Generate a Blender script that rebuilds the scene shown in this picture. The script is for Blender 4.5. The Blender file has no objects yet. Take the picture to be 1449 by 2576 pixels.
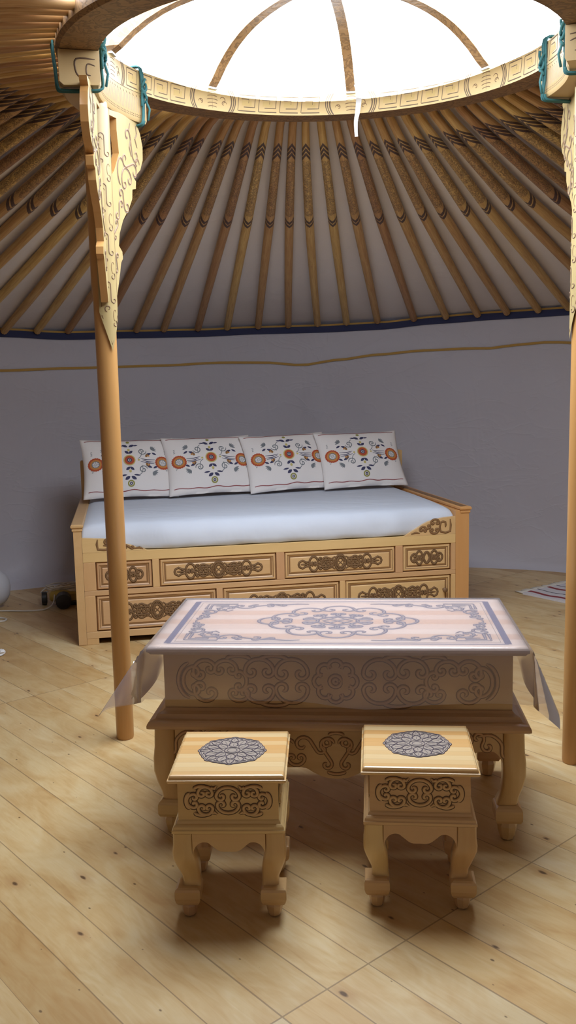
import bpy, math, random
from mathutils import Vector, Matrix
random.seed(7)
PI = math.pi
sin, cos = math.sin, math.cos
sc = bpy.context.scene
COL = sc.collection

# ------------------------------------------------------------------ mesh builder
class MB:
    def __init__(s):
        s.v = []; s.f = []; s.m = []; s.uv = {}
    def add(s, vs, fs, mat=0):
        b = len(s.v); s.v += [tuple(p) for p in vs]
        for f in fs:
            s.f.append(tuple(b + i for i in f)); s.m.append(mat)
    def box(s, x0, y0, z0, x1, y1, z1, mat=0, bev=0.0):
        if bev > 0:
            b = min(bev, (x1-x0)/2.2, (y1-y0)/2.2, (z1-z0)/2.2)
            s.rects([(x0+b, x1-b, y0+b, y1-b, z0), (x0, x1, y0, y1, z0+b), (x0, x1, y0, y1, z1-b), (x0+b, x1-b, y0+b, y1-b, z1)], mat)
            return
        s.rects([(x0, x1, y0, y1, z0), (x0, x1, y0, y1, z1)], mat)
    def rects(s, rs, mat=0, caps=True, mats=None):
        vs = []
        for x0, x1, y0, y1, z in rs: vs += [(x0, y0, z), (x1, y0, z), (x1, y1, z), (x0, y1, z)]
        b = len(s.v); s.v += vs
        for i in range(len(rs)-1):
            for k in range(4):
                a = b+4*i+k; c = b+4*i+(k+1) % 4
                s.f.append((a, c, c+4, a+4)); s.m.append(mats[i] if mats else mat)
        if caps:
            s.f.append((b+3, b+2, b+1, b)); s.m.append(mat)
            e = b+4*(len(rs)-1); s.f.append((e, e+1, e+2, e+3)); s.m.append(mats[-1] if mats else mat)
    def mould(s, hx, hy, prof, mat=0, mats=None):        # prof: (inset, z)
        s.rects([(-hx+i, hx-i, -hy+i, hy-i, z) for i, z in prof], mat, True, mats)
    def rings(s, rings, mat=0, caps=True, closed=True):
        n = len(rings[0]); b = len(s.v)
        for r in rings: s.v += [tuple(p) for p in r]
        for i in range(len(rings)-1):
            for k in range(n if closed else n-1):
                a = b+n*i+k; c = b+n*i+(k+1) % n
                s.f.append((a, c, c+n, a+n)); s.m.append(mat)
        if caps:
            s.f.append(tuple(b+k for k in range(n-1, -1, -1))); s.m.append(mat)
            e = b+n*(len(rings)-1); s.f.append(tuple(e+k for k in range(n))); s.m.append(mat)
    def tube(s, path, rad, n=8, mat=0, caps=True):
        P = [Vector(p) for p in path]; R = rad if isinstance(rad, (list, tuple)) else [rad]*len(P)
        rings = []; t0 = None; nrm = None
        for i, p in enumerate(P):
            t = (P[min(i+1, len(P)-1)]-P[max(i-1, 0)]).normalized()
            if nrm is None:
                a = Vector((0, 0, 1)) if abs(t.z) < .9 else Vector((1, 0, 0))
                nrm = (a - t*a.dot(t)).normalized()
            else:
                nrm = (nrm - t*nrm.dot(t)).normalized()
            bi = t.cross(nrm)
            rings.append([p + (nrm*cos(2*PI*k/n) + bi*sin(2*PI*k/n))*R[i] for k in range(n)])
        s.rings(rings, mat, caps)
    def lathe(s, prof, n=24, mat=0, c=(0, 0, 0), axis='z'):
        rs = []
        for r, z in prof:
            ring = []
            for k in range(n):
                a = 2*PI*k/n; x, y = r*cos(a), r*sin(a)
                if axis == 'z': p = (c[0]+x, c[1]+y, c[2]+z)
                elif axis == 'y': p = (c[0]+y, c[1]+z, c[2]+x)
                else: p = (c[0]+z, c[1]+x, c[2]+y)
                ring.append(p)
            rs.append(ring)
        s.rings(rs, mat)
    def prism(s, poly, f, h0, h1, mat=0, side=None, sub=0):
        # polygon in (u,v) mapped by f(u,v,h); handles concave outlines by ear clipping
        n = len(poly); b = len(s.v); side = mat if side is None else side
        s.v += [tuple(f(u, v, h0)) for u, v in poly] + [tuple(f(u, v, h1)) for u, v in poly]
        for t in ears(poly):
            s.f.append(tuple(b+i for i in reversed(t))); s.m.append(mat)
            s.f.append(tuple(b+n+i for i in t)); s.m.append(mat)
        for k in range(n):
            j = (k+1) % n
            s.f.append((b+k, b+j, b+n+j, b+n+k)); s.m.append(side)
    def sweep(s, path, w, h, f, mat=0, closed=False, taper=True, flat=False, base=0.0):
        n = len(path)
        if n < 2: return
        prof = [(-1, 0), (1, 0)] if flat else [(-1, 0), (-.6, .85), (0, 1), (.6, .85), (1, 0)]
        rows = []
        for i in range(n):
            a = path[(i-1) % n if closed else max(i-1, 0)]; c = path[(i+1) % n if closed else min(i+1, n-1)]
            tx, ty = c[0]-a[0], c[1]-a[1]; L = math.hypot(tx, ty) or 1; nx, ny = -ty/L, tx/L
            k = 1.0
            if taper and not closed:
                e = min(i, n-1-i)/max(1, n-1)
                k = min(1.0, .45+e*5)
            rows.append([f(path[i][0]+nx*w*k*q, path[i][1]+ny*w*k*q, base+h*k*z) for q, z in prof])
        b = len(s.v); m = len(prof)
        for r in rows: s.v += [tuple(p) for p in r]
        for i in range(n if closed else n-1):
            j = (i+1) % n
            for k in range(m-1):
                s.f.append((b+i*m+k+1, b+i*m+k, b+j*m+k, b+j*m+k+1)); s.m.append(mat)
    def disc(s, cx, cy, rx, ry, f, mat=0, n=20, h=0.0, r0=0.0, k=2, wob=0.0, wn=0):
        rows = []
        for i in range(k+1):
            t = r0+(1-r0)*i/k
            rows.append([f(cx+rx*t*cos(2*PI*j/n)*(1+wob*cos(wn*2*PI*j/n)), cy+ry*t*sin(2*PI*j/n)*(1+wob*cos(wn*2*PI*j/n)), h) for j in range(n)])
        b = len(s.v)
        for r in rows: s.v += [tuple(p) for p in r]
        for i in range(k):
            for j in range(n):
                q = (j+1) % n
                s.f.append((b+i*n+j, b+(i+1)*n+j, b+(i+1)*n+q, b+i*n+q)); s.m.append(mat)
    def build(s, name, mats, parent=None, smooth=False, auto=None):
        me = bpy.data.meshes.new(name)
        me.from_pydata(s.v, [], s.f)
        for m in (mats if isinstance(mats, (list, tuple)) else [mats]): me.materials.append(m)
        me.polygons.foreach_set('material_index', s.m)
        if smooth: me.polygons.foreach_set('use_smooth', [True]*len(s.f))
        me.update()
        if auto is not None:
            me.polygons.foreach_set('use_smooth', [True]*len(s.f))
            me.set_sharp_from_angle(angle=math.radians(auto))
        o = bpy.data.objects.new(name, me); COL.objects.link(o)
        if parent is not None: o.parent = parent
        return o

def ears(poly):
    idx = list(range(len(poly)))
    A = sum(poly[i][0]*poly[(i+1) % len(poly)][1]-poly[(i+1) % len(poly)][0]*poly[i][1] for i in idx)
    if A < 0: idx.reverse()
    out = []
    def cr(o, a, b): return (a[0]-o[0])*(b[1]-o[1])-(a[1]-o[1])*(b[0]-o[0])
    guard = 0
    while len(idx) > 3 and guard < 5000:
        guard += 1; done = False
        for i in range(len(idx)):
            a, b, c = idx[i-1], idx[i], idx[(i+1) % len(idx)]
            pa, pb, pc = poly[a], poly[b], poly[c]
            if cr(pa, pb, pc) <= 1e-12: continue
            if any(cr(pa, pb, poly[k]) > 0 and cr(pb, pc, poly[k]) > 0 and cr(pc, pa, poly[k]) > 0 for k in idx if k not in (a, b, c)): continue
            out.append((a, b, c)); idx.pop(i); done = True; break
        if not done: idx.pop(0)
    if len(idx) == 3: out.append(tuple(idx))
    return out

def empty(name, loc, rz=0, label=None, cat=None, group=None):
    o = bpy.data.objects.new(name, None); COL.objects.link(o)
    o.location = loc; o.rotation_euler = (0, 0, rz); o.empty_display_size = .1
    return tag(o, label, cat, group)
def tag(o, label, cat, group=None, kind=None):
    if label: o['label'] = label
    if cat: o['category'] = cat
    if group: o['group'] = group
    if kind: o['kind'] = kind
    return o
def copy_tree(o, parent=None):
    c = o.copy(); COL.objects.link(c); c.parent = parent
    for ch in list(o.children): copy_tree(ch, c)
    return c
def plane(o, U, V, N):
    o, U, V, N = Vector(o), Vector(U), Vector(V), Vector(N)
    return lambda u, v, h: o+U*u+V*v+N*h
def smoothpoly(pts, n=6, closed=False):                 # Catmull-Rom
    out = []; L = len(pts)
    for i in range(L if closed else L-1):
        p = [pts[(i+k) % L] if closed else pts[min(max(i+k, 0), L-1)] for k in (-1, 0, 1, 2)]
        for j in range(n):
            t = j/n
            out.append(tuple(.5*(2*p[1][d]+(p[2][d]-p[0][d])*t+(2*p[0][d]-5*p[1][d]+4*p[2][d]-p[3][d])*t*t+(3*p[1][d]-p[0][d]-3*p[2][d]+p[3][d])*t**3) for d in range(len(p[1]))))
    if not closed: out.append(tuple(pts[-1]))
    return out

# ------------------------------------------------------------------ materials
class NT:
    def __init__(s, name):
        s.mat = bpy.data.materials.new(name); s.mat.use_nodes = True
        s.t = s.mat.node_tree; s.t.nodes.clear()
        s.out = s.t.nodes.new('ShaderNodeOutputMaterial')
    def n(s, typ, ins=None, **kw):
        x = s.t.nodes.new('ShaderNode'+typ)
        for k, v in kw.items(): setattr(x, k, v)
        for k, v in (ins or {}).items(): s.set(x.inputs[k], v)
        return x
    def set(s, sock, v):
        if isinstance(v, bpy.types.NodeSocket): s.t.links.new(v, sock)
        elif isinstance(v, bpy.types.Node): s.t.links.new(v.outputs[0], sock)
        else:
            if sock.type == 'RGBA' and len(v) == 3: v = (*v, 1)
            sock.default_value = v
    def math(s, op, a, b=None, c=None, clamp=False):
        x = s.n('Math', operation=op, use_clamp=clamp); s.set(x.inputs[0], a)
        if b is not None: s.set(x.inputs[1], b)
        if c is not None: s.set(x.inputs[2], c)
        return x.outputs[0]
    def mix(s, fac, a, b, blend='MIX'):
        x = s.n('Mix', data_type='RGBA', blend_type=blend)
        s.set(x.inputs[0], fac); s.set(x.inputs[6], a); s.set(x.inputs[7], b); return x.outputs[2]
    def ramp(s, fac, stops):
        x = s.n('ValToRGB'); s.set(x.inputs[0], fac); e = x.color_ramp.elements
        while len(e) < len(stops): e.new(.5)
        for i, (p, c) in enumerate(stops): e[i].position = p; e[i].color = (*c, 1)
        return x.outputs[0]
    def mapping(s, coord, scale=(1, 1, 1), rot=(0, 0, 0), loc=(0, 0, 0)):
        return s.n('Mapping', {'Vector': coord, 'Scale': scale, 'Rotation': rot, 'Location': loc}).outputs[0]
    def coord(s, which='Object'): return s.n('TexCoord').outputs[which]
    def noise(s, vec, scale, detail=4, rough=.55, dist=0.0):
        x = s.n('TexNoise', {'Vector': vec, 'Scale': scale, 'Detail': detail, 'Roughness': rough, 'Distortion': dist}); return x.outputs[0]
    def bump(s, h, strength=.2, dist=.01):
        return s.n('Bump', {'Height': h, 'Strength': strength, 'Distance': dist}).outputs[0]
    def done(s, base, rough=.5, bump=None, spec=.5, **kw):
        p = s.n('BsdfPrincipled', {'Base Color': base, 'Roughness': rough, 'Specular IOR Level': spec})
        if bump is not None: s.set(p.inputs['Normal'], bump)
        for k, v in kw.items(): s.set(p.inputs[k.replace('_', ' ')], v)
        s.t.links.new(p.outputs[0], s.out.inputs[0]); return s.mat

def wood(name, light, dark, axis='x', scale=1.0, rough=.42, contrast=1.0, rand=0.0, knots=True, staves=0.0, spec=.5, coat=0.0, hue=.022):
    t = NT(name); c = t.coord()
    st = {'x': (.07, 1, 1), 'y': (1, .07, 1), 'z': (1, 1, .07)}[axis]
    if rand: c = t.n('VectorMath', {0: c, 1: t.n('Combine'+'XYZ', {'X': t.math('MULTIPLY', t.n('ObjectInfo').outputs['Random'], 37.0), 'Y': 0.0, 'Z': 0.0}).outputs[0]}, operation='ADD').outputs[0]
    v = t.mapping(c, tuple(q*scale for q in st))
    g = t.noise(v, 28, 5, .6, .6)
    big = t.noise(v, 5, 2, .5, .3)
    f = t.math('MULTIPLY_ADD', g, .62*contrast, t.math('MULTIPLY_ADD', big, .7*contrast, .5-.66*contrast), clamp=True)
    col = t.mix(f, light, dark)
    if staves:
        sep = t.n('SeparateXYZ', {0: c}); comp = sep.outputs[{'x': 1, 'y': 0, 'z': 0}[axis]]
        wn = t.n('TexWhiteNoise', {'W': t.math('FLOOR', t.math('DIVIDE', t.math('ADD', comp, 7.0), staves))}, noise_dimensions='1D').outputs[0]
        col = t.mix(t.math('MULTIPLY', t.math('POWER', wn, 1.6), .9), col, tuple(q*k for q, k in zip(dark, (.95, .78, .6))))
        fr = t.math('FRACT', t.math('DIVIDE', t.math('ADD', comp, 7.0), staves))
        ln = t.math('LESS_THAN', fr, .03)
        col = t.mix(t.math('MULTIPLY', ln, .35), col, tuple(q*.4 for q in dark))
    if knots:
        kv = t.mapping(c, tuple(q*scale for q in {'x': (.45, 1, 1), 'y': (1, .45, 1), 'z': (1, 1, .45)}[axis]))
        vo = t.n('TexVoronoi', {'Vector': kv, 'Scale': 6.0, 'Randomness': 1.0})
        k = t.math('LESS_THAN', t.math('ADD', vo.outputs['Distance'], t.math('MULTIPLY', t.n('SeparateColor', {0: vo.outputs['Color']}).outputs[0], .5)), .1)
        col = t.mix(t.math('MULTIPLY', k, .55), col, tuple(q*.4 for q in dark))
    if rand:
        hv = t.n('HueSaturation', {'Color': col, 'Hue': t.math('MULTIPLY_ADD', t.n('ObjectInfo').outputs['Random'], hue, .497-hue*.5), 'Saturation': 1.0,
              'Value': t.math('MULTIPLY_ADD', t.n('ObjectInfo').outputs['Random'], rand, 1-rand*.5)}); col = hv.outputs[0]
    return t.done(col, rough, t.bump(g, .08, .004), spec, Coat_Weight=coat, Coat_Roughness=.15)
def plain(name, col, rough=.6, nz=.0, nscale=40, spec=.5, metal=0.0, bstr=.15):
    t = NT(name); c = t.coord(); g = t.noise(c, nscale, 3)
    base = t.mix(t.math('MULTIPLY', g, nz), col, tuple(q*.45 for q in col)) if nz else col
    return t.done(base, rough, t.bump(g, bstr, .002), spec, Metallic=metal)

PINE = (.68, .48, .235); PINED = (.52, .32, .125)
M = {}
M['pine_x'] = wood('pine_along_x', PINE, PINED, 'x', rough=.28, coat=.4, rand=.18, contrast=1.45)
M['pine_y'] = wood('pine_along_y', PINE, PINED, 'y', rough=.28, coat=.4, rand=.18, contrast=1.45)
M['pine_z'] = wood('pine_upright', PINE, PINED, 'z', rough=.28, coat=.4, rand=.18, contrast=1.45)
M['stave'] = wood('pine_glued_staves', (.80, .66, .40), (.66, .44, .19), 'x', rough=.25, staves=.029, contrast=.7)
M['top'] = wood('table_top_pine', (.70, .60, .49), (.58, .45, .35), 'x', rough=.35, staves=.06, contrast=.7)
M['bed_x'] = wood('bed_pine_along_x', (.69, .47, .235), (.55, .335, .14), 'x', rough=.36, rand=.22, hue=.022)
M['bed_y'] = wood('bed_pine_along_y', (.69, .465, .235), (.55, .32, .13), 'y', rough=.36)
M['bed_z'] = wood('bed_pine_upright', (.69, .46, .23), (.54, .31, .125), 'z', rough=.36, rand=.22, hue=.022)
M['bed_o'] = wood('orange_end_board', (.66, .37, .15), (.54, .26, .085), 'z', rough=.36)
M['post'] = wood('post_pine', (.58, .33, .12), (.44, .21, .06), 'z', rough=.35, coat=.2)
M['pale'] = wood('pale_carved_pine', (.42, .335, .165), (.35, .25, .10), 'z', rough=.4, knots=False)
M['rim'] = wood('crown_pine', (.66, .51, .245), (.52, .35, .14), 'x', rough=.4, knots=False, contrast=.6)
M['beam'] = wood('head_beam_pine', (.50, .37, .18), (.42, .27, .11), 'y', rough=.45, knots=False, contrast=.6)
M['stain'] = plain('dark_carving_stain', (.10, .05, .022), .55, .5)
M['stain2'] = plain('brown_carving_stain', (.21, .115, .05), .5, .4)
M['groove'] = plain('groove_stain', (.27, .14, .055), .5, .4)
M['ink'] = plain('violet_ink', (.085, .06, .085), .5, .4)
M['ink2'] = plain('grey_violet_paint', (.36, .295, .24), .6, .3)
M['sky_tint'] = plain('sky_tinted_paint', (.13, .11, .17), .45, .5)  # tabletop pattern, the sky's blue reflection mixed into its colour
M['metal'] = plain('steel', (.55, .55, .55), .3, metal=1.0)
M['black'] = plain('black_plastic', (.02, .02, .022), .45)
M['yellow'] = plain('yellow_plastic', (.42, .30, .06), .5)
M['cord'] = plain('white_cord', (.62, .58, .52), .6)
M['ball'] = plain('matte_white_ball', (.52, .53, .58), .8)
M['white'] = plain('white_paper', (.82, .82, .82), .7)
M['ribbon'] = plain('white_ribbon', (.85, .88, .92), .6)
M['rope'] = plain('turquoise_rope', (.03, .135, .14), .8, .5, 120, bstr=.6)
M['navy_band'] = plain('navy_band', (.012, .017, .075), .7, .3)
M['gold'] = plain('gold_braid', (.44, .25, .035), .6, .3, 150)
M['key'] = plain('key_line', (.16, .11, .07), .6, .3)
M['keyf'] = plain('key_field', (.60, .44, .17), .5, .2)

def canvas(name, col, sheen=.0, folds=1.0, rough=.75, trans=0.0):
    t = NT(name); c = t.coord()
    a = t.noise(t.mapping(c, (1, 1, .5), (.3, .2, .6)), 2.2, 3, .5, .8)
    b = t.noise(t.mapping(c, (1, 1, 1.9), (.5, -.4, .2)), 2.6, 3, .5, 1.0)
    rid = t.math('ABSOLUTE', t.math('SUBTRACT', b, .5))
    hgt = t.math('MULTIPLY_ADD', t.math('POWER', t.math('SUBTRACT', 1.0, rid), 30.0), .09, t.math('MULTIPLY', a, 1.2))
    weave = t.noise(c, 350, 2)
    base = t.mix(t.math('MULTIPLY', a, .18), col, tuple(q*.8 for q in col))
    nrm = t.bump(weave, .05, .001)
    bp = t.n('Bump', {'Height': hgt, 'Strength': .4*folds, 'Distance': .03, 'Normal': nrm}).outputs[0]
    return t.done(base, rough, bp, .25)
M['wall'] = canvas('wall_lining', (.505, .495, .555), folds=1.3, rough=.55)
M['roof'] = canvas('roof_canvas', (.72, .69, .70), folds=.8)
def sheet_mat():
    t = NT('white_sheet'); c = t.coord()
    a = t.noise(t.mapping(c, (1.2, 2.2, 1)), 3.5, 3, .5, .6)
    w = t.noise(c, 420, 2)
    bp = t.n('Bump', {'Height': a, 'Strength': .25, 'Distance': .03, 'Normal': t.bump(w, .05, .001)}).outputs[0]
    return t.done((.60, .645, .735), .8, bp, .2)
M['sheet'] = sheet_mat()
M['linen'] = canvas('cushion_linen', (.80, .76, .74), folds=.25, rough=.85)
for k, v in dict(red=(.50, .09, .03), orange=(.62, .26, .06), yel=(.62, .52, .18), navy=(.05, .05, .12), grey=(.20, .22, .24), olive=(.32, .30, .07), brown=(.36, .18, .05), crim=(.30, .045, .05)).items():
    M['th_'+k] = plain('thread_'+k, v, .8, .35, 300)

def floor_mat():
    t = NT('plank_floor'); c = t.coord()
    A = math.radians(-49.2)
    sep = t.n('SeparateXYZ', {0: c}); X, Y = sep.outputs[0], sep.outputs[1]
    al = t.math('ADD', t.math('MULTIPLY', X, cos(A)), t.math('MULTIPLY', Y, sin(A)))       # along the planks
    ac = t.math('ADD', t.math('MULTIPLY', X, -sin(A)), t.math('MULTIPLY', Y, cos(A)))      # across
    PW = .139
    q = t.math('DIVIDE', t.math('ADD', ac, 10.0-.89), PW)
    idx = t.math('FLOOR', q); fr = t.math('FRACT', q)
    seam = t.math('ADD', al, 1.42)
    sec = t.math('FLOOR', t.math('DIVIDE', seam, 2.45))
    idn = t.math('ADD', idx, t.math('MULTIPLY', sec, 51.0))
    r1 = t.n('TexWhiteNoise', {'W': idn}, noise_dimensions='1D').outputs[0]
    r2 = t.n('TexWhiteNoise', {'W': t.math('ADD', idn, 77.3)}, noise_dimensions='1D').outputs[0]
    pv = t.n('CombineXYZ', {'X': t.math('ADD', al, t.math('MULTIPLY', r1, 31.0)), 'Y': t.math('ADD', ac, t.math('MULTIPLY', r2, 17.0)), 'Z': 0.0}).outputs[0]
    gr = t.noise(t.mapping(pv, (1.6, 13, 1)), 4.0, 3, .5, 1.3)
    fine = t.noise(t.mapping(pv, (3, 60, 1)), 6, 3, .5, .3)
    blot = t.noise(t.mapping(pv, (2.2, 5, 1)), 1.6, 3, .55, 1.2)
    f = t.math('ADD', t.math('MULTIPLY', gr, .35), t.math('MULTIPLY', blot, .8))
    col = t.ramp(f, [(.34, (.50, .32, .135)), (.50, (.59, .42, .205)), (.66, (.65, .505, .28)), (.85, (.70, .59, .385))])
    col = t.mix(t.math('MULTIPLY', fine, .12), col, (.42, .28, .14))
    tint = t.ramp(r1, [(0, (.84, .74, .60)), (.4, (.98, .94, .86)), (.7, (1, 1, 1)), (1, (1.0, .90, .74))])
    col = t.mix(1.0, col, tint, 'MULTIPLY')
    # knots, each with a brown halo
    vo = t.n('TexVoronoi', {'Vector': t.mapping(pv, (1.0, 2.1, 1)), 'Scale': 3.4, 'Randomness': 1.0}, voronoi_dimensions='2D')
    pick = t.n('SeparateColor', {0: vo.outputs['Color']}).outputs[0]
    d = t.math('ADD', t.math('ADD', vo.outputs['Distance'], t.math('MULTIPLY', t.math('GREATER_THAN', pick, .40), 1.0)), t.math('MULTIPLY', t.math('SUBTRACT', gr, .5), .07))
    halo = t.n('MapRange', {'Value': d, 'From Min': .03, 'From Max': .24, 'To Min': .55, 'To Max': 0.0}, interpolation_type='SMOOTHSTEP').outputs[0]
    col = t.mix(halo, col, (.44, .25, .10))
    kn = t.n('MapRange', {'Value': d, 'From Min': .02, 'From Max': .05, 'To Min': .9, 'To Max': 0.0}).outputs[0]
    col = t.mix(kn, col, (.09, .045, .02))
    v2 = t.n('TexVoronoi', {'Vector': t.mapping(pv, (1.0, 1.7, 1)), 'Scale': 6.5, 'Randomness': 1.0}, voronoi_dimensions='2D')
    p2 = t.n('SeparateColor', {0: v2.outputs['Color']}).outputs[1]
    d2 = t.math('ADD', v2.outputs['Distance'], t.math('MULTIPLY', p2, .12))
    col = t.mix(t.n('MapRange', {'Value': d2, 'From Min': .025, 'From Max': .05, 'To Min': .85, 'To Max': 0.0}).outputs[0], col, (.13, .07, .03))
    # gaps between the boards and the butt seam
    edge = t.math('MINIMUM', fr, t.math('SUBTRACT', 1.0, fr))
    gw = t.math('MULTIPLY_ADD', t.n('TexWhiteNoise', {'W': t.math('FLOOR', t.math('ADD', q, .5))}, noise_dimensions='1D').outputs[0], .013, .0035)
    gap = t.math('LESS_THAN', edge, gw)
    sm = t.math('LESS_THAN', t.math('ABSOLUTE', t.math('SUBTRACT', seam, t.math('MULTIPLY', t.math('ROUND', t.math('DIVIDE', seam, 2.45)), 2.45))), .0022)
    g2 = t.math('MAXIMUM', gap, sm)
    col = t.mix(t.math('MULTIPLY', g2, .6), col, (.16, .095, .045))
    hb = t.math('SUBTRACT', t.math('MULTIPLY', gr, .25), g2)
    rg = t.math('MULTIPLY_ADD', gr, .2, .30)
    return t.done(col, rg, t.bump(hb, .25, .003), .45)
M['floor'] = floor_mat()

def pole_mat():
    t = NT('painted_pole'); c = t.coord(); oi = t.n('ObjectInfo').outputs['Random']
    uv = t.n('SeparateXYZ', {0: t.n('UVMap', uv_map='UVMap').outputs[0]}); U, R = uv.outputs[0], uv.outputs[1]
    vec = t.n('CombineXYZ', {'X': t.math('ADD', R, t.math('MULTIPLY', oi, 60.0)), 'Y': U, 'Z': t.math('MULTIPLY', oi, 9.0)}).outputs[0]
    g = t.noise(t.mapping(vec, (1.2, 2.2, 1)), 4, 5, .6, .8)
    col = t.ramp(g, [(.3, (.38, .19, .066)), (.55, (.52, .31, .122)), (.75, (.58, .39, .178))])
    hv = t.n('HueSaturation', {'Color': col, 'Hue': t.math('MULTIPLY_ADD', oi, .03, .487), 'Saturation': 1.0, 'Value': t.math('MULTIPLY_ADD', oi, .45, .72)}).outputs[0]
    dark = (.045, .025, .03)
    au = t.math('ABSOLUTE', U)
    def chev(r0, n, kk, pitch):
        q = t.math('DIVIDE', t.math('ADD', t.math('SUBTRACT', R, r0), t.math('MULTIPLY', au, kk)), pitch)
        inr = t.math('MULTIPLY', t.math('GREATER_THAN', q, -n/2), t.math('LESS_THAN', q, n/2))
        return t.math('MULTIPLY', inr, t.math('GREATER_THAN', t.math('FRACT', t.math('ADD', q, 0.0 if n % 2 == 0 else .5)), .30))
    ch = t.math('MAXIMUM', chev(1.185, 3, -.17, .040), chev(1.955, 2, .085, .042))
    zone = t.math('MULTIPLY', t.math('GREATER_THAN', R, 1.30), t.math('LESS_THAN', R, 1.86))
    sv = t.n('CombineXYZ', {'X': t.math('MULTIPLY', R, 48.0), 'Y': t.math('MULTIPLY', U, 4.6), 'Z': t.math('MULTIPLY', oi, 30.0)}).outputs[0]
    s1 = t.noise(sv, 1.0, 1.5, .5, 1.6)
    ln = t.math('LESS_THAN', t.math('ABSOLUTE', t.math('SUBTRACT', s1, .5)), .055)
    fill = t.math('GREATER_THAN', s1, .5)
    face = t.math('LESS_THAN', au, .62)
    zf = t.math('MULTIPLY', zone, face)
    col = t.mix(t.math('MULTIPLY', t.math('MULTIPLY', fill, zf), .38), hv, (.22, .135, .06))
    col = t.mix(t.math('MULTIPLY', t.math('MULTIPLY', ln, zf), .55), col, dark)
    col = t.mix(t.math('MULTIPLY', t.math('MULTIPLY', ch, t.math('LESS_THAN', au, .8)), .92), col, dark)
    return t.done(col, .5, t.bump(g, .06, .003), .35)
M['pole'] = pole_mat()

def under_mat():
    t = NT('crown_underside'); c = t.coord()
    s1 = t.noise(c, 17.0, 2.0, .5, 2.2)
    ln = t.math('LESS_THAN', t.math('ABSOLUTE', t.math('SUBTRACT', s1, .5)), .05)
    g = t.noise(c, 30, 3)
    col = t.mix(g, (.33, .195, .085), (.25, .14, .058))
    col = t.mix(t.math('MULTIPLY', ln, .6), col, (.10, .055, .028))
    col = t.mix(t.math('MULTIPLY', t.math('GREATER_THAN', s1, .55), .25), col, (.16, .09, .04))
    return t.done(col, .55, t.bump(s1, .3, .006), .3)
M['under'] = under_mat()

def film_mat():
    t = NT('clear_plastic_film'); c = t.coord()
    n = t.noise(c, 9, 3, .5, .8)
    bp = t.bump(n, .12, .01)
    tr = t.n('BsdfTransparent', {'Color': (.95, .93, .95)})
    df = t.n('BsdfDiffuse', {'Color': (.78, .77, .88), 'Normal': bp})
    tl = t.n('BsdfTranslucent', {'Color': (.78, .77, .88), 'Normal': bp})
    d2 = t.n('MixShader', {0: .45, 1: df.outputs[0], 2: tl.outputs[0]})
    m1 = t.n('MixShader', {0: .24, 1: tr.outputs[0], 2: d2.outputs[0]})
    gl = t.n('BsdfGlossy', {'Color': (1, 1, 1), 'Roughness': .22, 'Normal': bp})
    fr = t.n('Fresnel', {'IOR': 1.45, 'Normal': bp})
    fac = t.math('MULTIPLY_ADD', fr.outputs[0], .9, .03, clamp=True)
    m2 = t.n('MixShader', {0: fac, 1: m1.outputs[0], 2: gl.outputs[0]})
    t.t.links.new(m2.outputs[0], t.out.inputs[0]); return t.mat
M['film'] = film_mat()

def rug_mat():
    t = NT('striped_rug'); c = t.coord(); sep = t.n('SeparateXYZ', {0: c}); v = sep.outputs[1]
    p = t.math('FRACT', t.math('DIVIDE', t.math('ADD', v, 1.0), .205))
    n = t.noise(t.mapping(c, (40, 300, 1)), 1, 2)
    col = t.ramp(p, [(0, (.68, .66, .68))])
    x = t.n('ValToRGB', {0: p}); x.color_ramp.interpolation = 'CONSTANT'
    W_, R_, K_ = (.66, .64, .67), (.34, .035, .04), (.05, .04, .06)
    e = x.color_ramp.elements; st = [(0, W_), (.10, R_), (.17, K_), (.20, R_), (.28, W_), (.60, K_), (.66, W_)]
    while len(e) < len(st): e.new(.5)
    for i, (q, cc) in enumerate(st): e[i].position = q; e[i].color = (*cc, 1)
    col = t.mix(t.math('MULTIPLY', n, .25), x.outputs[0], (.25, .22, .22))
    return t.done(col, .9, t.bump(n, .4, .003), .1)
M['rug'] = rug_mat()

# ------------------------------------------------------------------ ornament vocabulary (2-D paths)
def spiral(cx, cy, R, a0, turn, r1=.22, n=14):
    return [(cx+R*(1-(1-r1)*t)*cos(a0+turn*t), cy+R*(1-(1-r1)*t)*sin(a0+turn*t)) for t in (i/n for i in range(n+1))]
def carch(cx, cy, rx, ry, rc, rot=0, flip=1, turn=1.6*PI):
    """a C-scroll: an arch whose two ends curl inward"""
    L = list(reversed(spiral(-rx+rc, 0, rc, PI, turn)))
    A = [(rx*cos(PI-PI*i/12), ry*sin(PI-PI*i/12)) for i in range(1, 12)]
    Rr = spiral(rx-rc, 0, rc, 0, -turn)
    out = []
    for x, y in L+A+Rr:
        y *= flip
        out.append((cx+x*cos(rot)-y*sin(rot), cy+x*sin(rot)+y*cos(rot)))
    return out
def sscroll(x0, y0, r0, x1, y1, r1, s=1):
    """an S-scroll joining two opposed curls"""
    a = math.atan2(y1-y0, x1-x0); D = math.hypot(x1-x0, y1-y0)
    g = math.acos(max(-1, min(1, (r0+r1)/D))) if D > r0+r1 else .3
    A = list(reversed(spiral(x0, y0, r0, a+s*g, s*1.7*PI)))
    B = spiral(x1, y1, r1, a+PI+s*g, s*1.7*PI)
    return A+B
def arc(cx, cy, rx, ry, a0, a1, n=12):
    return [(cx+rx*cos(a0+(a1-a0)*i/n), cy+ry*sin(a0+(a1-a0)*i/n)) for i in range(n+1)]
def mir(paths, mx=True, my=False):
    out = list(paths)
    if mx: out += [[(-x, y) for x, y in reversed(p)] for p in out]
    if my: out += [[(x, -y) for x, y in reversed(p)] for p in out]
    return out
def scale(paths, sx, sy, ox=0, oy=0): return [[(ox+x*sx, oy+y*sy) for x, y in p] for p in paths]
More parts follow.
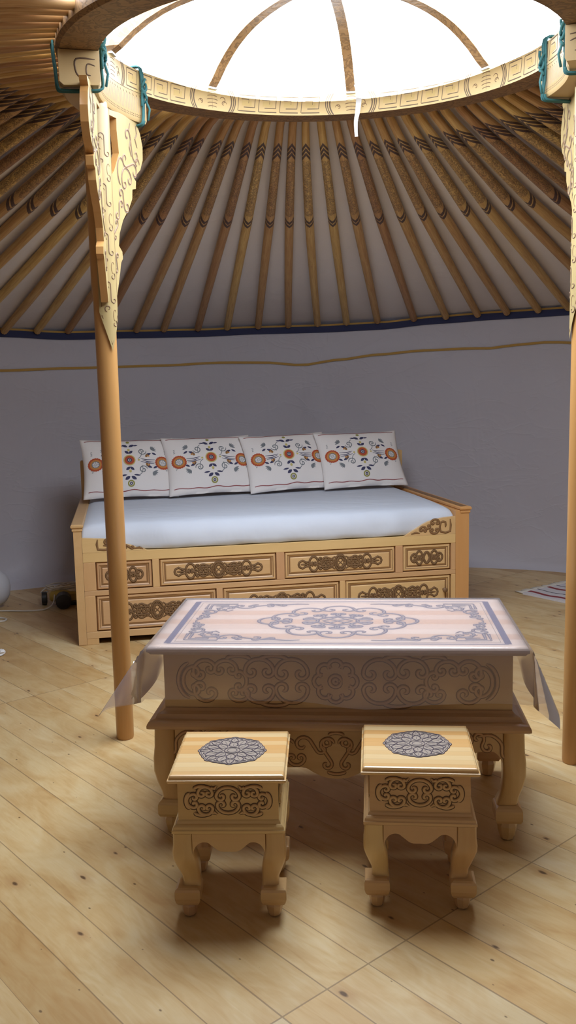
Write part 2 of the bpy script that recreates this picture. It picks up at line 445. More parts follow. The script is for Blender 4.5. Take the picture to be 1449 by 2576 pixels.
def orn_cartouche():     # the scroll cartouche on the stool fronts, u in -1.15..1.15, v in -.45...45
    half = [carch(.62, .22, .2, .19, .11), carch(.62, -.22, .2, .19, .11, 0, -1), carch(.93, 0, .2, .2, .1, -PI/2, 1),
            arc(1.0, 0, .16, .24, -PI*.42, PI*.42), arc(.72, .3, .22, .13, PI*.1, PI*.75), arc(.72, -.3, .22, .13, -PI*.75, -PI*.1),
            [(.3, .44), (.36, .36), (.44, .38), (.5, .34)], [(.3, -.40), (.38, -.34), (.46, -.38)]]
    return mir(half)+[carch(0, .13, .32, .26, .135), carch(0, -.12, .30, .24, .125, 0, -1)]
def orn_chain(n=3):      # long drawer ornament, u in -1..1, v in -.22...22
    half = [carch(.34, 0, .1, .15, .05, 0), carch(.34, 0, .1, .15, .05, 0, -1), carch(.62, .03, .1, .15, .05), carch(.62, -.03, .1, .15, .05, 0, -1),
            [(.44, 0), (.52, .03), (.6, 0), (.52, -.03), (.44, 0)], [(.12, .16), (.2, .1), (.28, .14)], [(.12, -.16), (.2, -.1), (.28, -.14)],
            [(.7, .06), (.8, .05), (.88, .1), (.95, .06), (.97, 0), (.95, -.06), (.88, -.1), (.8, -.05), (.7, -.06)],
            [(.72, .0), (.82, .0), (.92, .0)], sscroll(.2, .03, .05, .46, .12, .04), sscroll(.2, -.03, .05, .46, -.12, .04, -1)]
    c = [arc(0, 0, .13, .19, 0, 2*PI, 20), arc(0, 0, .08, .12, 0, 2*PI, 16), [(-.13, 0), (0, .19), (.13, 0), (0, -.19), (-.13, 0)],
         [(-.1, .1), (.1, -.1)], [(-.1, -.1), (.1, .1)]]
    return mir(half)+c
def orn_small():         # ornament of the narrow panels, u in -.5...5
    half = [carch(.22, .04, .09, .14, .045), carch(.22, -.04, .09, .14, .045, 0, -1), carch(.36, 0, .11, .1, .05, -PI/2), [(.1, 0), (.2, .02), (.3, 0)]]
    return mir(half)+[arc(0, 0, .09, .15, 0, 2*PI, 18), [(-.09, 0), (0, .15), (.09, 0), (0, -.15), (-.09, 0)]]
def carve(mb, paths, w, h, f, ridge=0, dark=1, halo=1.75):
    for p in paths:
        mb.sweep(p, w*halo, 0, f, dark, flat=True, base=.0006)
        mb.sweep(p, w, h, f, ridge, base=.0008)

# ------------------------------------------------------------------ yurt shell
CX, CY, RW = .0855, 3.3187, 3.87
def zeave(a): return 1.910+.0211*RW*sin(a)
def zlow(a): return 2.3582-.0018*1.965*sin(a)
def zup(a): return 2.5818-.0247*1.152*sin(a)
RCX, RCY, RIN, ROUT = .182, 3.313, .798, .924
def zring(x, y): return 2.535+.0057*(x-RCX)+.0727*(y-RCY)
def ringf(r, az, dz):       # point of the tilted crown: radius, azimuth (0 = away), height above the ring's underside
    x, y = RCX+r*sin(az), RCY+r*cos(az); return Vector((x, y, zring(x, y)+dz))

mb = MB(); N = 96
mb.add([(CX+4.1*cos(2*PI*k/N), CY+4.1*sin(2*PI*k/N), 0) for k in range(N)], [tuple(range(N))])
tag(mb.build('floor', M['floor']), None, None, kind='structure')

def zblue(a):
    d = math.degrees(a)
    pts = [(-60, 1.80), (-33, 1.827), (-26.6, 1.811), (-19, 1.824), (-11.6, 1.831), (-4.3, 1.846), (2.7, 1.848), (9.6, 1.857), (16.5, 1.885), (23, 1.897), (31, 1.90), (60, 1.93)]
    return interp(pts, d)
def zgold(a):
    d = math.degrees(a)
    pts = [(-60, 1.58), (-33.5, 1.589), (-26, 1.603), (-16.4, 1.614), (-8.6, 1.631), (-3.9, 1.626), (.8, 1.600), (5, 1.634), (9.6, 1.666), (14.7, 1.687), (19.7, 1.691), (22.8, 1.686), (25, 1.704), (29.3, 1.715), (31, 1.701), (60, 1.70)]
    return interp(pts, d)
def interp(pts, d):
    if d <= pts[0][0]: return pts[0][1]
    for (a, p), (b, q) in zip(pts, pts[1:]):
        if d <= b:
            t = (d-a)/(b-a); t = t*t*(3-2*t); return p+(q-p)*t
    return pts[-1][1]
# wall lining: a cylinder of cloth whose foot spreads in loose folds over the floor
def drape(a, z):      # soft folds of the hanging cloth
    if a > PI: a -= 2*PI
    d = .007*sin(7*a+2.2*z+.5)+.004*sin(19*a-3*z)+.0025*sin(41*a+6*z+sin(3*z))
    dx, dz = (a-.03)*RW, 1.68-z                       # pulls fanning out under the sagging braid
    if dz > 0:
        r = math.hypot(dx, dz); th = math.atan2(dx, dz)
        d += .014*sin(9*th)*math.exp(-((r-.45)/.35)**2)*math.exp(-(th/.9)**2)
    return d*min(1, max(0, 1.75-z)*3)
mb = MB(); N = 360; rows = []
for k in range(N):
    a = 2*PI*k/N
    w = .5+.5*sin(9*a+1.3*sin(4*a))*sin(5.3*a+.7)
    w2 = .5+.5*sin(23*a+2*sin(7*a))
    toe = .05+.20*w*w2+.05*w2
    ring = [(RW-toe, -.003), (RW-toe*.6, .012+.035*w2), (RW-toe*.22, .035+.05*w), (RW-.004-.02*w, .17)]
    ring += [(RW-drape(a, z), z) for z in [.22+1.5*i/15 for i in range(16)]]
    a_ = a if a < PI else a-2*PI
    ring += [(RW-.003, zblue(a_)+.01), (RW-.003, zblue(a_)+.062), (RW+.16, zblue(a_)+.054)]
    rows.append([(CX+r*sin(a), CY+r*cos(a), z) for r, z in ring])
b = len(rows[0]); mb.v = [p for r in rows for p in r]
for k in range(N):
    j = (k+1) % N
    for i in range(b-1):
        mb.f.append((k*b+i, k*b+i+1, j*b+i+1, j*b+i)); mb.m.append(0)
tag(mb.build('wall_back', M['wall'], smooth=True), None, None, kind='structure')

# roof canvas above the poles
def polez(r, a):            # mean height of a roof pole's centre line at radius r
    w = max(0.0, min(1.0, (1.75-abs(a))/.6))
    xo, yo = CX+.93*sin(a), CY+.93*cos(a); ze, zr = zeave(a)-.005, zring(xo, yo)+.045
    st = ze+(zr-ze)*(RW-r)/(RW-.93)
    if r >= 1.965: cz = ze+(zlow(a)-ze)*(RW-r)/(RW-1.965)
    elif r >= 1.152: cz = zlow(a)+(zup(a)-zlow(a))*(1.965-r)/(1.965-1.152)
    else: cz = zup(a)+(zr-zup(a))*(1.152-r)/(1.152-.93)
    return cz*w+st*(1-w)
mb = MB(); N = 200; RR = [RW+.17, RW+.02, 3.2, 2.5, 1.965, 1.5, 1.152, .93, .90]
for k in range(N):
    a = 2*PI*k/N-PI
    mb.v += [(CX+r*sin(a), CY+r*cos(a), (polez(r, a)+.034+(.01*sin(k*1.57) if 1 < r < 3.5 else 0)) if r < RW+.1 else zblue(a)+.052) for r in RR]
b = len(RR)
for k in range(N):
    j = (k+1) % N
    for i in range(b-1): mb.f.append((k*b+i, j*b+i, j*b+i+1, k*b+i+1)); mb.m.append(0)
tag(mb.build('ceiling', M['roof'], smooth=True), None, None, kind='structure')

# blue band with gold piping at the top of the lining, and the wavy gold braid under it
def band(name, mats, zf, hts, r):
    mb = MB(); N = 240
    for k in range(N):
        a = 2*PI*k/N-PI; z = zf(a)
        mb.v += [(CX+r*sin(a), CY+r*cos(a), z+h) for h in hts]
    b = len(hts)
    for k in range(N):
        j = (k+1) % N
        for i in range(b-1): mb.f.append((k*b+i, k*b+i+1, j*b+i+1, j*b+i)); mb.m.append(i if len(mats) > 1 else 0)
    return tag(mb.build(name, mats, smooth=True), None, None, kind='structure')
band('trim_1', [M['navy_band'], M['gold']], zblue, [0, .050, .064], RW-.012)
band('trim_2', [M['gold']], zgold, [-.009, .009], RW-.010)

# ------------------------------------------------------------------ roof poles
F, PITCH, ROLL, HC = 2246.134, .13499, .02178, 1.4
def project(p):
    X, Y, Z = p[0], p[1], p[2]-HC; c, s = cos(PITCH), sin(PITCH)
    d = Y*c-Z*s
    if d < .2: return None
    ix, iy = F*X/d, F*(Y*s+Z*c)/d
    return (724.5+ix*cos(ROLL)-iy*sin(ROLL), 1288-(ix*sin(ROLL)+iy*cos(ROLL)))
EV = {0: 725, 1: 799, 2: 872, 3: 950, 4: 1042, 5: 1123, 6: 1203, 7: 1277, 8: 1356, 9: 1432, -1: 649, -2: 571, -3: 497, -4: 411, -5: 342, -7: 169, -8: 91, -9: 7}
UPX = {0: 736, 1: 771, 2: 811, 3: 853, 4: 894, 5: 932, 6: 970, 7: 1004, 8: 1044, 9: 1079, 10: 1119, 11: 1154, 12: 1194, 13: 1226, -1: 700, -2: 661, -3: 625, -4: 586, -5: 555, -6: 511, -7: 482, -8: 442, -9: 410, -10: 377}
PH, NP = -.01408, 100
def solve_az(a, r, zf, x):  # small correction so that irregular poles sit where they do in the yurt
    for _ in range(6):
        q = project((CX+r*sin(a), CY+r*cos(a), zf(a)))[0]; q2 = project((CX+r*sin(a+.002), CY+r*cos(a+.002), zf(a+.002)))[0]
        a += max(-.03, min(.03, (x-q)*.002/(q2-q)))
    return a
def ordw(n): return ['', 'first', 'second', 'third', 'fourth', 'fifth', 'sixth', 'seventh', 'eighth', 'ninth', 'tenth', 'eleventh', 'twelfth', 'thirteenth', 'fourteenth', 'fifteenth', 'sixteenth', 'seventeenth', 'eighteenth', 'nineteenth', 'twentieth', 'twenty-first', 'twenty-second', 'twenty-third', 'twenty-fourth', 'twenty-fifth', 'twenty-sixth', 'twenty-seventh', 'twenty-eighth', 'twenty-ninth', 'thirtieth', 'thirty-first', 'thirty-second', 'thirty-third', 'thirty-fourth', 'thirty-fifth', 'thirty-sixth', 'thirty-seventh', 'thirty-eighth', 'thirty-ninth', 'fortieth'][n]
for k in range(-40, 22):
    a0 = PH+2*PI*k/NP
    ae = solve_az(a0, RW, zeave, EV[k]) if k in EV else a0+random.uniform(-.006, .006)
    au = solve_az(a0, 1.152, zup, UPX[k]) if k in UPX else a0+random.uniform(-.006, .006)
    def pt(r):
        t = (RW-r)/(RW-1.152); a = ae+(au-ae)*t
        return Vector((CX+r*sin(a), CY+r*cos(a), polez(r, a)))
    seen = False
    for i in range(40):
        q = project(pt(.95+i*(RW-.95)/39))
        if q and -10 < q[0] < 1459 and -10 < q[1] < 1000: seen = True
    if not seen: continue
    # inner end meets the crown's outer face
    aend = math.atan2(pt(.95).x-RCX, pt(.95).y-RCY)
    pend = ringf(ROUT-.004, aend, .045)
    rs = [RW-.03, 3.0, 2.3, 1.965, 1.6, 1.3, 1.152, 1.03]
    P = [pt(r) for r in rs]+[pend]; rv = rs+[.93]
    rad = [.0265, .027, .027, .0265, .024, .0215, .0200, .0188, .017]
    sag = random.uniform(-.006, .006)
    mb = MB(); n = 10; rings = []
    for i, p in enumerate(P):
        tg = (P[min(i+1, len(P)-1)]-P[max(i-1, 0)]).normalized()
        side = tg.cross(Vector((0, 0, 1))).normalized(); dn = side.cross(tg).normalized()
        if dn.z > 0: dn = -dn
        off = side*(sag*sin(PI*i/(len(P)-1)))
        rings.append([p+off+(dn*cos(2*PI*(j)/n-PI)+side*sin(2*PI*(j)/n-PI))*rad[i] for j in range(n)])
    mb.rings(rings)
    o = mb.build('roof_pole', M['pole'], auto=60)
    me = o.data; uvl = me.uv_layers.new(name='UVMap')
    for poly in me.polygons:
        js = [me.loops[li].vertex_index for li in poly.loop_indices]
        cols = [v % n for v in js]; wrap = (0 in cols and n-1 in cols)
        for li, v in zip(poly.loop_indices, js):
            c = v % n
            if wrap and c == 0: c = n
            uvl.data[li].uv = (2*c/n-1, rv[v//n])
    d = k-4
    if d == 0: lb = 'painted wooden roof pole right behind the hanging white ribbon'
    elif d > 0: lb = 'painted wooden roof pole, %s to the right of the white ribbon along the crown ring' % ordw(d)
    else: lb = 'painted wooden roof pole, %s to the left of the white ribbon along the crown ring' % ordw(-d)
    tag(o, lb, 'roof pole', 'painted poles of the yurt roof')

# ------------------------------------------------------------------ crown ring
crown = empty('crown_ring', (RCX, RCY, 2.535), 0, 'carved round wooden crown ring framing the bright roof opening', 'crown ring')
def loc_c(p): return p-Vector((RCX, RCY, 2.535))
HT = .088
mb = MB(); N = 128; prof = [(RIN, 0), (ROUT, 0), (ROUT+.012, .012), (ROUT+.012, .07), (ROUT, HT), (RIN+.008, HT), (RIN, HT-.006)]
b = len(prof)
for k in range(N):
    for r, z in prof: mb.v.append(tuple(loc_c(ringf(r, 2*PI*k/N, z))))
for k in range(N):
    j = (k+1) % N
    for i in range(b):
        q = (i+1) % b
        mb.f.append((k*b+i, j*b+i, j*b+q, k*b+q)); mb.m.append(1 if i in (0, 1, 2, 3) else 0)
mb.build('rim', [M['rim'], M['under']], crown, auto=35)
fin = lambda s, v, h: loc_c(ringf(RIN-h, s/RIN, v))
SP0 = math.radians(9.5)
for i in range(8):
    ac = SP0+i*PI/4; s0 = ac*RIN; kp = MB(); md = MB(); pin = md
    hw = .093
    # medallion: paired brackets and a knotted sign
    for sg in (-1, 1):
        for e, w in ((0, .0030), (.010, .0022), (.018, .0022)):
            md.sweep([(s0+sg*(hw+e-.016*(v/.044-1)**2*1), v) for v in [HT*j/8 for j in range(9)]], w, .0012, fin, 0, taper=False)
        for pth in (spiral(s0+sg*.055, .03, .014, 0 if sg > 0 else PI, 1.6*PI*sg), arc(s0+sg*.05, .045, .012, .012, -.5*PI, .9*PI*sg)):
            md.sweep(pth, .0016, .001, fin, 1)
    for q in range(5):
        pin.sweep(arc(s0, .012+.014*q, .028-.003*abs(q-2), .006, .1*PI, .9*PI, 8), .0016, .001, fin, 1)
    pin.sweep([(s0, .008), (s0, .08)], .0014, .001, fin, 1)
    # meander between the medallions
    a = s0+hw+.030; bnd = s0+RIN*PI/4-hw-.030; n = 4; w = (bnd-a)/n
    for q in range(n):
        x = a+q*w; sl = .10*w
        def T(u, v): return (x+u*w+sl*(v-.5), .006+v*(HT-.014))
        kp.sweep([T(.04, .94), T(.82, .94)], .0020, .001, fin, 0, taper=False)
        kp.sweep([T(.04, .06), T(.88, .06)], .0020, .001, fin, 0, taper=False)
        kp.sweep([T(.02, .06), T(.02, .94)], .0014, .001, fin, 0, taper=False)
        kp.sweep([T(.82, .94), T(.82, .28), T(.30, .28)], .0018, .001, fin, 0, taper=False)
        kp.sweep([T(.16, .72), T(.52, .72), T(.52, .5)], .0018, .001, fin, 0, taper=False)
        kp.prism([T(.2, .36), T(.66, .36), T(.66, .64), T(.2, .64)], fin, .0002, .0006, 1)
    kp.build('key_pattern', [M['key'], M['keyf']], crown)
    md.build('medallion', [M['key'], M['stain2']], crown)
# the dome of bent spokes
for i in range(8):
    az = SP0+i*PI/4; mb = MB(); rows = []
    for j in range(15):
        r = RIN+.02-(RIN+.02-.06)*j/14
        dz = HT-.012+.205*(1-(min(r, .8)/.8)**4)
        p = loc_c(ringf(r, az, dz)); sd = Vector((cos(az), -sin(az), 0))*.020; up = Vector((0, 0, .038))
        r2 = r-.004
        rows.append([p-sd, p+sd, p+sd+up, p-sd+up])
    mb.rings(rows)
    sp = mb.build('spoke', M['under'], crown)
    c = MB(); c.box(-.022, -.006, -.002, .022, .008, .008, 0, .002)
    q = c.build('clip', M['metal'], sp); p = loc_c(ringf(RIN-.004, az, HT-.004)); q.location = p; q.rotation_euler = (0, 0, -az)
mb = MB()
rg = []
for r, z in ((.10, .272), (.115, .277), (.115, .335), (.10, .34), (.02, .34), (.02, .272)):
    rg.append([loc_c(ringf(r, 2*PI*k/24, z)) for k in range(24)])
mb.rings(rg)
mb.build('hub', M['under'], crown)

D2R = math.radians
# ------------------------------------------------------------------ the two carved posts
def post(base, top, azc, sgn, label, turn):
    root = empty('carved_post', (base[0], base[1], 0), 0, label, 'post', 'carved posts holding up the crown ring')
    B = Vector(base); Tp = Vector(top)
    L = lambda p: p-Vector((base[0], base[1], 0))
    mb = MB(); n = 24; rings = []
    for t in [0, .004, .3, .6, .72, .74, .76, 1]:
        c = B+(Tp-B)*t; r = .0355+.006*t
        if t == 0: r -= .003
        if t >= .74: r += .004
        rings.append([L(c+Vector((r*cos(2*PI*k/n), r*sin(2*PI*k/n), 0))) for k in range(n)])
    mb.rings(rings); mb.build('shaft', M['post'], root, auto=40)
    axis = lambda z: B+(Tp-B)*((z-B.z)/(Tp.z-B.z))
    inw = math.atan2(RCX-top[0], RCY-top[1])                     # azimuth pointing at the middle of the yurt
    vw = math.atan2(-base[0], -base[1])                          # towards the way in
    mid = math.atan2(sin(inw)+sin(vw)*.55, cos(inw)+cos(vw)*.55)
    ztop = top[2]
    # carved half-shell ending in an arrow tip
    def shf(u, z, h):
        c = axis(z); r = .0475+.0015*((z-1.5)/.9)+h; a = mid+u/.0475
        return L(Vector((c.x+r*sin(a), c.y+r*cos(a), z)))
    mb = MB(); cols = 15; rows = []
    for j in range(cols):
        u = -.062+.124*j/(cols-1); zb = 1.56+.16*min(1, abs(u-.018)/.05)
        rows.append([shf(u, zb+(ztop-.02-zb)*i/10, 0) for i in range(11)])
    bb = len(mb.v)
    for r in rows: mb.v += [tuple(p) for p in r]
    for j in range(cols-1):
        for i in range(10): mb.f.append((bb+(j+1)*11+i, bb+j*11+i, bb+j*11+i+1, bb+(j+1)*11+i+1)); mb.m.append(0)
    pn = mb.build('carved_facing', M['pale'], root, auto=60)
    mb = MB(); z = 1.66; s = 1
    mb.sweep([(.018-.034, 1.69), (.018, 1.585), (.018+.034, 1.69)], .0022, .0012, shf, 0, taper=False)
    for uu in (-.034, .052): mb.sweep([(uu, 1.72+i*.07) for i in range(11)], .0014, .001, shf, 0, taper=False)
    while z < ztop-.12:
        carve(mb, [sscroll(.002, z, .013, .028, z+.055, .013, s)], .0016, .001, shf, 0, 1, 1.3)
        mb.sweep(arc(.014-s*.014, z+.03, .008, .02, -PI/2, PI/2*1.6), .0013, .0008, shf, 0)
        z += .085; s = -s
    mb.build('carved_scroll', [M['stain2'], M['ink2']], pn)
    # two scroll-cut wings that follow the curve of the crown
    rw = .845
    wing = [(.036, 2.43), (.044, 2.40), (.13, 2.40), (.128, 2.36), (.14, 2.28), (.115, 2.245), (.09, 2.21), (.062, 2.19), (.052, 2.14), (.048, 2.08), (.042, 1.98), (.040, 1.74), (.058, 1.735), (.085, 1.80), (.105, 1.85), (.118, 1.885), (.135, 1.90), (.132, 1.925), (.104, 1.945), (.115, 1.99), (.15, 2.04), (.215, 2.095), (.245, 2.13), (.25, 2.165), (.283, 2.172), (.288, 2.20), (.268, 2.21), (.335, 2.25), (.362, 2.29), (.365, 2.34), (.345, 2.385), (.325, 2.405), (.345, 2.418), (.352, 2.43)]
    wing = [(x, zz-2.43+ztop+.004) for x, zz in wing]
    outline = []
    for (x, zz), (x2, z2) in zip(wing, wing[1:]+wing[:1]):
        m = max(1, int(abs(x2-x)/.03))
        for q in range(m): outline.append((x+(x2-x)*q/m, zz+(z2-zz)*q/m))
    azp = math.atan2(top[0]-RCX, top[1]-RCY)
    for sd in (1, -1):
        def wf(x, zz, h, sd=sd):
            c = axis(zz); az_ = math.atan2(Tp.x-RCX, Tp.y-RCY)
            rx, ry = sin(az_), cos(az_); tx, ty = ry*sd*sgn, -rx*sd*sgn
            tn = D2R(turn[0] if sd > 0 else turn[1]); tx, ty = tx*cos(tn)-rx*sin(tn), ty*cos(tn)-ry*sin(tn); L_n = math.hypot(tx, ty); tx, ty = tx/L_n, ty/L_n
            rx, ry = (ty, -tx) if (ty*rx-tx*ry) > 0 else (-ty, tx)
            return L(Vector((c.x+tx*x-rx*h, c.y+ty*x-ry*h, zz+.0727*ty*x)))
        mb = MB(); mb.prism(outline, wf, -.004, .022, 0, 1)
        w = mb.build('bracket_wing', [M['pale'], M['post']], root)  # cut edges use the darker post pine, so their shade is in the colour
        mb = MB(); o_ = ztop-2.43
        paths = [sscroll(.22, 2.36, .026, .29, 2.30, .03), sscroll(.19, 2.27, .028, .27, 2.235, .03, -1), carch(.20, 2.19, .045, .05, .02, .4), sscroll(.14, 2.14, .02, .19, 2.10, .025),
                 sscroll(.10, 2.06, .018, .14, 2.10, .018, -1), [(.25, 2.41), (.235, 2.38), (.25, 2.35), (.235, 2.32), (.25, 2.29)], [(.30, 2.41), (.31, 2.38), (.29, 2.36), (.31, 2.33)],
                 spiral(.30, 2.27, .025, 0, 1.6*PI), arc(.15, 2.22, .03, .05, PI*.3, PI*1.4), sscroll(.075, 1.98, .014, .09, 2.03, .014), sscroll(.07, 1.86, .012, .085, 1.91, .012, -1)]
        paths = [[(x, zz+o_) for x, zz in p] for p in paths]
        carve(mb, paths, .0028, .0015, lambda x, zz, h: wf(x, zz, h+.0225), 0, 1, 1.7)
        mb.build('carved_scroll', [M['stain2'], M['ink2']], w)
    # the arched head beam under the crown
    mb = MB(); rows = []
    n = 21; h0, h1 = azc[0], azc[1]
    for i in range(n):
        a = h0+(h1-h0)*i/(n-1)
        e = min(i, n-1-i)/(n-1)
        pr = [(.797, -.002), (.797, -.098), (.803, -.108), (.915, -.112), (.928, -.10), (.928, -.002)]
        rows.append([L(ringf(r, a, dz)) for r, dz in pr])
    mb.rings(rows)
    hb = mb.build('head_beam', M['beam'], root, auto=35)
    mb = MB()
    f2 = lambda u, v, h: L(ringf(.797-h, h0+(h1-h0)*u, v))
    m = 44
    for i in range(m):
        u = .05+.9*i/m
        mb.sweep([(u, -.02), (u+.003, -.075)], .0016, .0008, f2, 1, taper=False)
        for v in (-.084, -.091): mb.sweep([(u, v), (u+.008, v)], .0016, .0008, f2, 0, taper=False)
        if i % 2: mb.sweep([(u, -.012), (u+.012, -.018)], .0014, .0008, f2, 0, taper=False)
    az0 = h0 if abs(h0) > abs(h1) else h1
    sg = 1 if az0 > 0 else -1
    f3 = lambda u, v, h: L(ringf(.862+u, az0+sg*h/.86, v))
    mb.sweep(smoothpoly([(-.05, -.03), (.01, -.03), (.012, -.07), (-.005, -.088), (-.03, -.088)], 4), .0028, .0016, f3, 0)
    mb.sweep(smoothpoly([(-.05, -.05), (-.025, -.045), (-.022, -.075), (-.035, -.08)], 4), .0022, .0016, f3, 0)
    mb.build('tooled_pattern', [M['stain'], M['ink2']], hb)
    return root
post((-.6892, 3.5199, 0), (-.658, 3.352, 2.43), (D2R(-106), D2R(-62)), 1, 'carved wooden post on the left, standing in front of the daybed end', (12, 7))
post((1.0419, 3.1854, 0), (1.066, 3.225, 2.43), (D2R(79), D2R(116)), -1, 'carved wooden post at the right edge of the view', (0, 7))

# turquoise ropes lashing the head beams to the crown
def lash(az, label, knot=.0):
    P = []
    for k in range(3):
        a = az+(k-1)*.012
        loop = [(RIN-.012, -.05), (RIN-.012, .03), (RIN-.006, HT+.004), (RIN+.03, HT+.012), (ROUT-.02, HT+.012), (ROUT+.018, HT), (ROUT+.019, .02), (ROUT+.012, -.06), (ROUT+.008, -.112), (ROUT-.01, -.122), (RIN+.03, -.120), (RIN-.004, -.116), (RIN-.012, -.10)]
        for r, z in loop: P.append(ringf(r+.002*k, a+.004*sin(z*60), z))
    P = [Vector(p) for p in smoothpoly([tuple(p) for p in P], 3)]
    c = ringf(RIN, az, -.02)
    mb = MB(); mb.tube([p-c for p in P], 0.0042, 6)
    kn = []
    for i in range(40):
        t = i/39*6*PI; u = .012*sin(t); v = -.03+.07*(i/39)+.012*cos(t*1.3)
        kn.append(ringf(RIN-.018-.007*cos(t), az+u/RIN, v)-c)
    mb.tube(kn, .0050, 6)
    mb.tube([ringf(RIN-.02, az+.01, -.03)-c, ringf(RIN-.03, az+.02, -.06)-c, ringf(RIN-.022, az+.018, -.10)-c], .0045, 6)
    o = mb.build('rope_binding', M['rope'], smooth=True); o.location = c
    return tag(o, label, 'rope', 'turquoise ropes tying the posts to the crown')
lash(D2R(-103.5), 'turquoise rope tied round the near end of the left post head beam')
lash(D2R(-64.5), 'turquoise rope knotted round the far end of the left post head beam')
lash(D2R(82), 'turquoise rope knotted round the far end of the right post head beam')
lash(D2R(108), 'turquoise rope tied round the near end of the right post head beam')

# white ribbon hanging from the crown
mb = MB(); pts = smoothpoly([(.322, 4.085, 2.715), (.338, 4.068, 2.70), (.346, 4.07, 2.66), (.341, 4.075, 2.60), (.332, 4.078, 2.55), (.334, 4.08, 2.492)], 5)
rows = []
for i, p in enumerate(pts):
    t = i/(len(pts)-1); w = .011+.004*sin(t*5); tw = .5*sin(t*4)
    rows.append([(p[0]-w*cos(tw), p[1]-w*sin(tw), p[2]), (p[0]+w*cos(tw), p[1]+w*sin(tw), p[2]), (p[0]+w*cos(tw), p[1]+w*sin(tw)+.0012, p[2]), (p[0]-w*cos(tw), p[1]-w*sin(tw)+.0012, p[2])])
mb.rings(rows)
tag(mb.build('ribbon', M['ribbon'], smooth=False), 'narrow white ribbon dangling from the crown ring beside a spoke', 'ribbon')

# ------------------------------------------------------------------ legs shared by table and stools
def cabriole(mb, sx, sy, X, Y, prof, mat=0):
    rows = []
    for z, o, i in prof:         # offsets from the corner line: outer o, inner i (both measured from the centre line)
        x0, x1 = X-i, X-o; y0, y1 = Y-i, Y-o
        c = .006
        ring = [(x0+c, y0), (x1-c, y0), (x1, y0+c), (x1, y1-c), (x1-c, y1), (x0+c, y1), (x0, y1-c), (x0, y0+c)]
        if sx*sy < 0: ring.reverse()
        rows.append([(sx*x, sy*y, z) for x, y in ring])
    rows.reverse(); 
    rows = [list(r) for r in rows]
    mb.rings(rows, mat)

# ------------------------------------------------------------------ table
TX, TY, TR = .158, 2.91, -.0890
table = empty('carved_table', (TX, TY, 0), TR, 'long carved pine coffee table with cabriole legs under a clear plastic cover', 'table')
mb = MB(); mb.mould(.575, .316, [(.022, .604), (.010, .608), (.006, .614), (.0, .618), (.0, .627), (.003, .6315), (.010, .6335)])
ttop = mb.build('tabletop', M['top'], table)
ft = plane((0, 0, .6337), (1, 0, 0), (0, 1, 0), (0, 0, 1))
mb = MB()
for x, w in ((.520, .0085),):
    y = .272
    for a, b in (((-x, -y), (x, -y)), ((x, -y), (x, y)), ((x, y), (-x, y)), ((-x, y), (-x, -y))):
        ww = .0036 if a[1] == b[1] else .0105
        mb.sweep([a, b], ww, .0006, ft, 0, taper=False)
x, y = .500, .254
for a, b in (((-x, -y), (x, -y)), ((x, -y), (x, y)), ((x, y), (-x, y)), ((-x, y), (-x, -y))): mb.sweep([a, b], .0012, .0004, ft, 1, taper=False)
mb.build('painted_border', [M['sky_tint'], M['ink2']], ttop)
mb = MB(); q = []
for k in range(10):
    a = 2*PI*(k+.5)/10; rx, ry = .175, .150
    q.append(carch(rx*cos(a), ry*sin(a), .055, .055, .024, math.atan2(ry*sin(a), rx*cos(a))-PI/2))
    a2 = 2*PI*k/10
    q.append(carch(.10*cos(a2), .085*sin(a2), .036, .034, .016, a2+PI/2))
q += [carch(.215, 0, .045, .05, .02, -PI/2), carch(-.215, 0, .045, .05, .02, PI/2)]
q += [[(s*.05, 0), (s*.025, .02), (0, 0), (s*.025, -.02), (s*.05, 0)] for s in (-1, 1)]+[[(0, s*.05), (.025, s*.025), (0, 0), (-.025, s*.025), (0, s*.05)] for s in (-1, 1)]
q += [[(s*.05, t*.035), (s*.03, t*.02)] for s in (-1, 1) for t in (-1, 1)]
for p in q: mb.sweep(p, .0052, .0008, ft, 0, base=.0003); mb.sweep(p, .0022, .0006, ft, 1, base=.001)
for p in q: mb.sweep(p, .0068, 0, ft, 2, flat=True, base=.0002)
mb.build('painted_medallion', [M['sky_tint'], M['ink2'], M['ink']], ttop)
mb = MB(); q = []
cor = [[(.475, .235), (.475, .16), (.46, .16), (.46, .22), (.40, .22), (.40, .205), (.445, .205)], [(.475, .235), (.37, .235), (.37, .20), (.42, .20), (.42, .175), (.44, .175)],
       carch(.40, .165, .03, .03, .014, -.8), carch(.335, .205, .035, .03, .015, .1, -1), sscroll(.30, .22, .016, .25, .205, .016), sscroll(.25, .226, .010, .20, .216, .010, -1), [(.235, .232), (.19, .228), (.15, .236), (.11, .232)],
       carch(.462, .12, .028, .03, .014, PI/2), sscroll(.465, .075, .014, .45, .10, .014), sscroll(.47, .03, .012, .455, .055, .012, -1), [(.478, .07), (.47, .035), (.48, .0)], [(.43, .13), (.41, .145), (.39, .13), (.375, .15)]]
for p in mir(cor, True, True): mb.sweep(p, .0060, 0, ft, 2, flat=True, base=.0002); mb.sweep(p, .0044, .0008, ft, 0, base=.0003); mb.sweep(p, .0018, .0006, ft, 1, base=.001)
mb.build('painted_corners', [M['sky_tint'], M['ink2'], M['ink']], ttop)
mb = MB(); mb.box(-.535, -.262, .41, .535, .262, .606, 0, .003)
body = mb.build('body', M['pine_x'], table)
ff = plane((0, -.2622, .512), (1, 0, 0), (0, 0, 1), (0, -1, 0))
mb = MB(); q = []
for k in range(8):
    a = 2*PI*k/8; q.append(arc(.045*cos(a), .045*sin(a), .022, .022, a-PI*.6, a+PI*.6, 10))
q += [arc(0, 0, .018, .018, 0, 2*PI, 14), arc(0, 0, .007, .007, 0, 2*PI, 10)]
